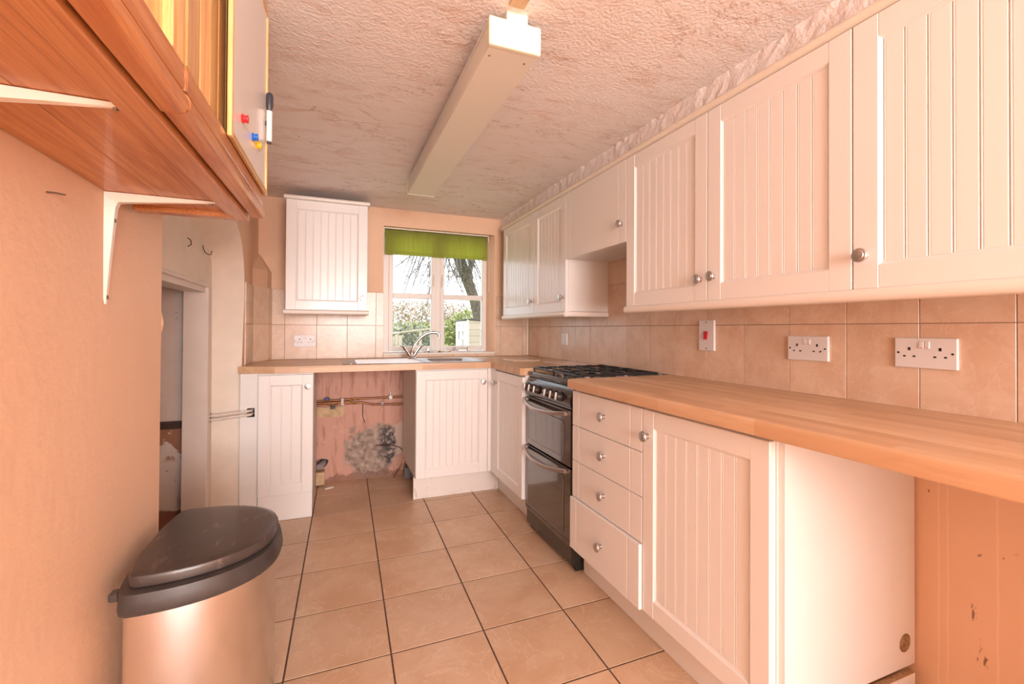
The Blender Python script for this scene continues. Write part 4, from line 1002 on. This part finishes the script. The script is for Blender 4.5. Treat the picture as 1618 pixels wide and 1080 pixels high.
# two pressed-steel brackets
def shelf_bracket(y, label):
    t_ = thing('shelf_bracket', label, 'bracket', (XL, y, 1.18))
    zt = PZ0 - .0002; w = .011
    arm = MB(); L_ = .225
    arm.loft([[(XL + .001, y - .014, zt - .001), (XL + .001, y + .014, zt - .001), (XL + .001, y + .012, zt - .030), (XL + .001, y - .012, zt - .030)],
              [(XL + .03, y - .014, zt - .001), (XL + .03, y + .014, zt - .001), (XL + .03, y + .009, zt - .022), (XL + .03, y - .009, zt - .022)],
              [(XL + L_ * .6, y - .011, zt - .001), (XL + L_ * .6, y + .011, zt - .001), (XL + L_ * .6, y + .006, zt - .011), (XL + L_ * .6, y - .006, zt - .011)],
              [(XL + L_ - .008, y - .009, zt - .001), (XL + L_ - .008, y + .009, zt - .001), (XL + L_ - .008, y + .004, zt - .004), (XL + L_ - .008, y - .004, zt - .004)],
              [(XL + L_, y - .004, zt - .001), (XL + L_, y + .004, zt - .001), (XL + L_, y + .002, zt - .003), (XL + L_, y - .002, zt - .003)]])
    build('arm', arm, 'bracket_cream', t_, True)
    leg = MB(); H_ = .262
    leg.loft([[(XL + .0005, y - .014, zt - .001), (XL + .0005, y + .014, zt - .001), (XL + .032, y + .010, zt - .002), (XL + .032, y - .010, zt - .002)],
              [(XL + .0005, y - .014, zt - .04), (XL + .0005, y + .014, zt - .04), (XL + .020, y + .008, zt - .036), (XL + .020, y - .008, zt - .036)],
              [(XL + .0005, y - .012, zt - H_ * .6), (XL + .0005, y + .012, zt - H_ * .6), (XL + .010, y + .006, zt - H_ * .6), (XL + .010, y - .006, zt - H_ * .6)],
              [(XL + .0005, y - .010, zt - H_ + .012), (XL + .0005, y + .010, zt - H_ + .012), (XL + .004, y + .005, zt - H_ + .012), (XL + .004, y - .005, zt - H_ + .012)],
              [(XL + .0005, y - .004, zt - H_), (XL + .0005, y + .004, zt - H_), (XL + .003, y + .003, zt - H_), (XL + .003, y - .003, zt - H_)]])
    build('leg', leg, 'bracket_cream', t_, True)
    for zz, dx_ in ((zt - .065, .017), (zt - H_ + .016, .0045)): build('screw', MB(face_left(XL + dx_, y, zz)).lathe([(.005, -.004), (.005, .001), (.003, .002)], 10), 'screw', t_)
    build('screw', MB(Matrix.Translation((XL + L_ - .016, y, zt - .006)) @ Matrix.Rotation(math.pi, 4, 'X')).lathe([(.004, -.002), (.0035, .002), (.001, .0025)], 10), 'screw', t_)
shelf_bracket(1.330, 'cream metal shelf bracket screwed to the wall at the doorway end of the pine cabinet')
shelf_bracket(.800, 'cream metal shelf bracket under the middle of the pine cabinet')
# whiteboard, magnets and pens on the second pine door
XB = -.2050
wbd = thing('whiteboard', 'small whiteboard with a thin pine frame fixed to the pine cabinet door', 'whiteboard', (XB, 1.27, 1.53))
WY0, WY1, WZ0, WZ1 = 1.055, 1.470, 1.530, 2.03
build('board', MB(PR).box(XB, XB + .006, WY0, WY1, WZ0, WZ1), 'white_gloss', wbd)
for nm, bxs in (('frame', (WY0 - .012, WY0, WZ0 - .014, WZ1)), ('frame', (WY1, WY1 + .014, WZ0 - .014, WZ1)), ('frame', (WY0, WY1, WZ0 - .014, WZ0)), ('frame', (WY0, WY1, WZ1, WZ1 + .014))):
    build(nm, MB(PR).box(XB, XB + .009, bxs[0], bxs[1], bxs[2], bxs[3], .0015), 'pine_board', wbd)
def magnet(y, z, m_, lab):
    tag(build('magnet', MB(PR @ face_left(XB + .006, y, z)).lathe([(.0095, 0), (.0105, .002), (.0085, .004), (.0075, .008), (.009, .0105), (.0085, .0125), (.001, .013)], 16), m_, None, True), lab, 'magnet')
magnet(1.150, 1.596, 'magnet_red', 'round red magnet on the whiteboard'); magnet(1.272, 1.604, 'magnet_blue', 'round blue magnet on the whiteboard'); magnet(1.325, 1.604, 'magnet_yellow', 'round yellow magnet on the whiteboard behind the blue one')
pen = thing('whiteboard_pen', 'white marker pen with dark cap clipped to the whiteboard edge', 'pen', (XB + .02, 1.432, 1.66))
Mp = PR @ Matrix.Translation((XB + .0165, 1.455, 1.662))
build('barrel', MB(Mp).lathe([(.004, 0), (.0075, .004), (.0078, .085), (.0078, .09)], 14), 'plastic_white', pen, True)
build('end_plug', MB(Mp).lathe([(.003, -.004), (.006, -.003), (.0065, .004)], 12), 'pen_dark', pen, True)
build('cap', MB(Mp).lathe([(.006, .088), (.0068, .096), (.0085, .100), (.0088, .138), (.006, .142), (.001, .1425)], 14).box(.002, .010, -.003, .003, .104, .136, .001), 'pen_dark', pen, True)
build('clip', MB(Mp).box(-.0108, -.006, -.004, .004, .05, .06), 'pen_dark', pen)

# ------------------------------------------------------------------ bin
bn_ = thing('pedal_bin', 'half-round stainless steel bin with black lid against the left wall', 'bin', (-.30, 1.45, 0))
def dring(xc, fr, bk_, yc_, dy, z, n=56):
    """half-round plan: deep bulge into the room, shallow squared-off back against the wall"""
    out = []
    for k in range(n):
        q_ = 2 * math.pi * k / n; s_, c_ = math.sin(q_), math.cos(q_)
        x = xc + (fr * abs(s_) ** .92 if s_ >= 0 else -bk_ * abs(s_) ** .45)
        out.append((x, yc_ - dy * (abs(c_) ** .85) * (1 if c_ >= 0 else -1), z))
    return out
yc = 1.456
def DR(g_, z): return dring(-.395, .252 + g_, .062 + g_ * .4, yc, .222 + g_, z)
bodym = MB(); bodym.loft([DR(-.012, .012), DR(-.010, .018), DR(-.010, .505)]); build('body', bodym, 'bin_steel', bn_, True)
basem = MB(); basem.loft([DR(-.008, .0005), DR(-.006, .004), DR(-.008, .016)]); build('base_ring', basem, 'bin_black', bn_, True)
colm = MB(); colm.loft([DR(.000, .494), DR(.006, .495), DR(.009, .505), DR(.006, .524), DR(.002, .541), DR(-.006, .543)]); build('collar', colm, 'bin_black', bn_, True)
def LR(g_, z): return dring(-.392, .243 + g_, .052 + g_ * .4, yc + .004, .206 + g_, z)
lidm = MB(); lidm.loft([LR(-.006, .5432), LR(.000, .546), LR(.002, .564), LR(-.001, .570), LR(-.010, .5735), LR(-.016, .574), LR(-.06, .576)]); build('lid', lidm, 'bin_lid', bn_, True)
build('hinge', MB().box(-.470, -.450, yc - .175, yc - .150, .508, .528, .003), 'bin_black', bn_)

# ------------------------------------------------------------------ rear window frame (behind the camera)
struct(build('window_2', MB().box(rx0, rx0 + .05, YREAR - .1, YREAR - .05, rz0, rz1).box(rx1 - .05, rx1, YREAR - .1, YREAR - .05, rz0, rz1).box(rx0 + .05, rx1 - .05, YREAR - .1, YREAR - .05, rz0, rz0 + .05).box(rx0 + .05, rx1 - .05, YREAR - .1, YREAR - .05, rz1 - .05, rz1), 'window_white'))

# ------------------------------------------------------------------ garden
gm = MB()
xsg = [-8 + k * 2 for k in range(14)]; ysg = [3.9, 5, 7, 9, 12, 16, 22, 32]; zg_ = [-.1, -.1, -.05, .0, .1, .35, .7, 1.0]
t = bmesh.new(); grid = [[t.verts.new((x, y, z + .06 * math.sin(x * 1.3 + y))) for x in xsg] for y, z in zip(ysg, zg_)]
for j in range(len(ysg) - 1):
    for i in range(len(xsg) - 1): t.faces.new((grid[j][i], grid[j][i + 1], grid[j + 1][i + 1], grid[j + 1][i]))
gm._merge(t); struct(build('ground', gm, 'grass'))
def leaf_cloud(cx, cy, cz, rx, ry, rz, n, size, seed, lo=-.9):
    rnd = random.Random(seed); vs, fs = [], []
    for k in range(n):
        while True:
            p = Vector((rnd.uniform(-1, 1), rnd.uniform(-1, 1), rnd.uniform(lo, 1)))
            if .25 < p.length < 1: break
        p = Vector((cx + p.x * rx, cy + p.y * ry, cz + p.z * rz)); u_ = Vector((rnd.gauss(0, 1), rnd.gauss(0, 1), rnd.gauss(0, 1))).normalized(); w_ = u_.orthogonal().normalized()
        s_ = size * rnd.uniform(.5, 1.4); i0 = len(vs)
        vs += [tuple(p - u_ * s_), tuple(p + w_ * s_ * .5), tuple(p + u_ * s_), tuple(p - w_ * s_ * .5)]; fs.append((i0, i0 + 1, i0 + 2, i0 + 3))
    mb = MB(); me = bpy.data.meshes.new('t'); me.from_pydata(vs, [], fs); mb.bm.from_mesh(me); bpy.data.meshes.remove(me); return mb
def shrub(label, name, x, y, z0, rx, rz, n, size, mat, seed, ry=None):
    t_ = thing(name, label, 'shrub', (x, y, z0))
    o = build('foliage', leaf_cloud(x, y, z0 + rz * .95, rx, ry or rx * .8, rz, n, size, seed), mat, t_); o['kind'] = 'stuff'
    rnd = random.Random(seed + 1); sm = MB()
    for k in range(7):
        q_ = rnd.uniform(0, 6.28); e = Vector((x + rx * .6 * math.cos(q_), y + (ry or rx * .8) * .5 * math.sin(q_), z0 + rz * rnd.uniform(1.1, 1.7)))
        sm.tube([(x + .1 * math.cos(q_), y + .1 * math.sin(q_), z0 - .05), ((x + e.x) / 2, (y + e.y) / 2, z0 + rz * .7), tuple(e)], [.03, .02, .006], 5)
    build('stems', sm, 'twig', t_)
shrub('grey-green hedge behind the garden fence seen through the left lower pane', 'hedge_shrub', 2.2, 15.5, .1, 1.4, .62, 2600, .07, 'leaf_grey', 1)
shrub('yellow-green bush beside the white shed', 'garden_bush', 4.75, 16.5, .2, 1.05, .85, 2200, .08, 'leaf_olive', 2)
shrub('wide dry brown thicket across the far end of the garden', 'thicket', 3.2, 22., .3, 7.0, 1.15, 19000, .06, 'leaf_dry', 40, 1.2)
shrub('olive green hedge in front of the dry thicket', 'hedge_shrub', 3.6, 18.9, .25, 6.0, .62, 7000, .07, 'leaf_olive', 41, .8)
# leaning tree with drooping branches
tr_ = thing('garden_tree', 'leaning bare tree with drooping branches outside the window', 'tree', (4.55, 15.4, .2))
build('trunk', MB().tube([(5.1, 15.3, .1), (4.85, 15.2, 1.2), (4.52, 15.05, 2.18), (3.98, 15.0, 3.5), (3.45, 14.9, 4.9), (3.0, 14.8, 6.4)], [.26, .22, .18, .19, .17, .13], 12), 'trunk', tr_, True)
build('branch', MB().tube([(4.28, 15.02, 2.9), (4.48, 15.0, 3.7), (4.72, 15.0, 4.9), (4.9, 15.0, 6.2)], [.09, .10, .08, .06], 10), 'trunk', tr_, True)
random.seed(21)
for k in range(34):
    s0 = Vector((3.75 + random.uniform(-.3, .6), 14.9 + random.uniform(-.6, .6), random.uniform(3.8, 6.2)))
    e = Vector((random.uniform(1.4, 4.1), 14.8 + random.uniform(-1.2, 1.2), random.uniform(1.75, 3.0)))
    if k % 4 == 0: e.x = random.uniform(4.3, 5.2)
    m_ = (s0 + e) / 2 + Vector((-.2, 0, random.uniform(.2, .5)))
    br = build('branch', MB().tube([tuple(s0), tuple(m_), tuple(e)], [.035, .020, .007], 6), 'twig', tr_, True)
    tw = MB()
    for j in range(26):
        q_ = random.uniform(.25, 1.); base = (s0.lerp(m_, q_ * 2) if q_ < .5 else m_.lerp(e, q_ * 2 - 1))
        d = Vector((random.gauss(-.4, .8), random.gauss(0, .5), random.gauss(-.4, .7))).normalized() * random.uniform(.15, .6)
        tw.tube([tuple(base), tuple(base + d * .5 + Vector((random.uniform(-.03, .03), 0, .03))), tuple(base + d)], [.009, .006, .003], 4)
    build('twigs', tw, 'twig', br)
o = build('buds', leaf_cloud(3.0, 14.8, 3.0, 2.0, 1.2, 1.3, 1500, .022, 9), 'leaf_grey', tr_); o['kind'] = 'stuff'
o = build('ivy', leaf_cloud(4.05, 14.90, 3.3, .38, .25, .55, 500, .05, 10), 'ivy', tr_); o['kind'] = 'stuff'
for k, (x, z) in enumerate(((1.95, 3.35), (3.45, 2.85), (4.62, 2.85))):
    o = build('blossom', leaf_cloud(x, 14.2, z, .13, .13, .13, 60, .035, 30 + k), 'blossom', tr_); o['kind'] = 'stuff'
# fence
fe = thing('garden_fence', 'low grey wooden garden fence seen through the left window', 'fence', (2.0, 12.2, .0))
for k in range(4): build('post', MB().box(.9 + k * .62, .96 + k * .62, 12.2, 12.26, -.1, 1.0 + k * .055, .005), 'fence_wood', fe)
build('rail', MB().tube([(.6, 12.18, .90), (2.9, 12.18, 1.20)], .022, 8), 'fence_wood', fe)
for k in range(9): build('paling', MB().box(.75 + k * .105, .84 + k * .105, 12.225, 12.24, -.05, .86 + k * .012), 'fence_wood', fe)
# shed
sh = thing('garden_shed', 'narrow white garden shed with dark slit openings seen through the right window', 'shed', (3.8, 12.5, 0))
P0, P1 = Vector((3.41, 12.0)), Vector((3.345, 13.0)); Pr = Vector((4.60, 12.12))
def wallseg(nm, A, B, z0, za, zb, th, mat):
    d = (B - A).normalized(); n = Vector((d.y, -d.x)) * th
    mb = MB(); mb.loft([[(A.x, A.y, z0), (B.x, B.y, z0), (B.x, B.y, zb), (A.x, A.y, za)], [(A.x - n.x, A.y - n.y, z0), (B.x - n.x, B.y - n.y, z0), (B.x - n.x, B.y - n.y, zb), (A.x - n.x, A.y - n.y, za)]])
    return build(nm, mb, mat, sh)
dF = (P0 - P1)
def fseg(s0, s1, za, zb): 
    if zb - za > .002: wallseg('front_wall', P1 + dF * s0, P1 + dF * s1, za, zb, zb, .05, 'shed_white')
holes = ((.20, .36, ((.82, 1.08), (1.20, 1.26))), (.55, .70, ((.60, .84), (.93, 1.08), (1.20, 1.26))))
cur = 0.
for h0, h1, gaps in holes:
    fseg(cur, h0, -.1, 1.36); zz = -.1
    for ga, gb in gaps: fseg(h0, h1, zz, ga); zz = gb
    fseg(h0, h1, zz, 1.36); cur = h1
fseg(cur, 1., -.1, 1.36)
for k in range(8):
    za = -.1 + k * .175
    wallseg('side_board', P0, Pr, za, za + .170, za + .170, .03, 'shed_board')
wallseg('side_gable', P0, Pr, 1.30, 1.385, 1.305, .03, 'shed_board')
wallseg('corner_trim', P0 + Vector((-.012, -.012)), P0 + Vector((.035, -.008)), -.1, 1.42, 1.42, .02, 'shed_trim')
wallseg('rear_wall', Pr, Pr + Vector((-.1, 1.0)), -.1, 1.3, 1.25, .04, 'shed_white')
wallseg('rear_wall', Pr + Vector((-.1, 1.0)), P1, -.1, 1.25, 1.33, .04, 'shed_white')
rfm = MB(); rfm.loft([[(3.38, 11.95, 1.405), (4.70, 12.08, 1.315), (4.62, 13.1, 1.26), (3.30, 13.05, 1.35)], [(3.38, 11.95, 1.43), (4.70, 12.08, 1.335), (4.62, 13.1, 1.28), (3.30, 13.05, 1.375)]]); build('roof', rfm, 'shed_roof', sh)
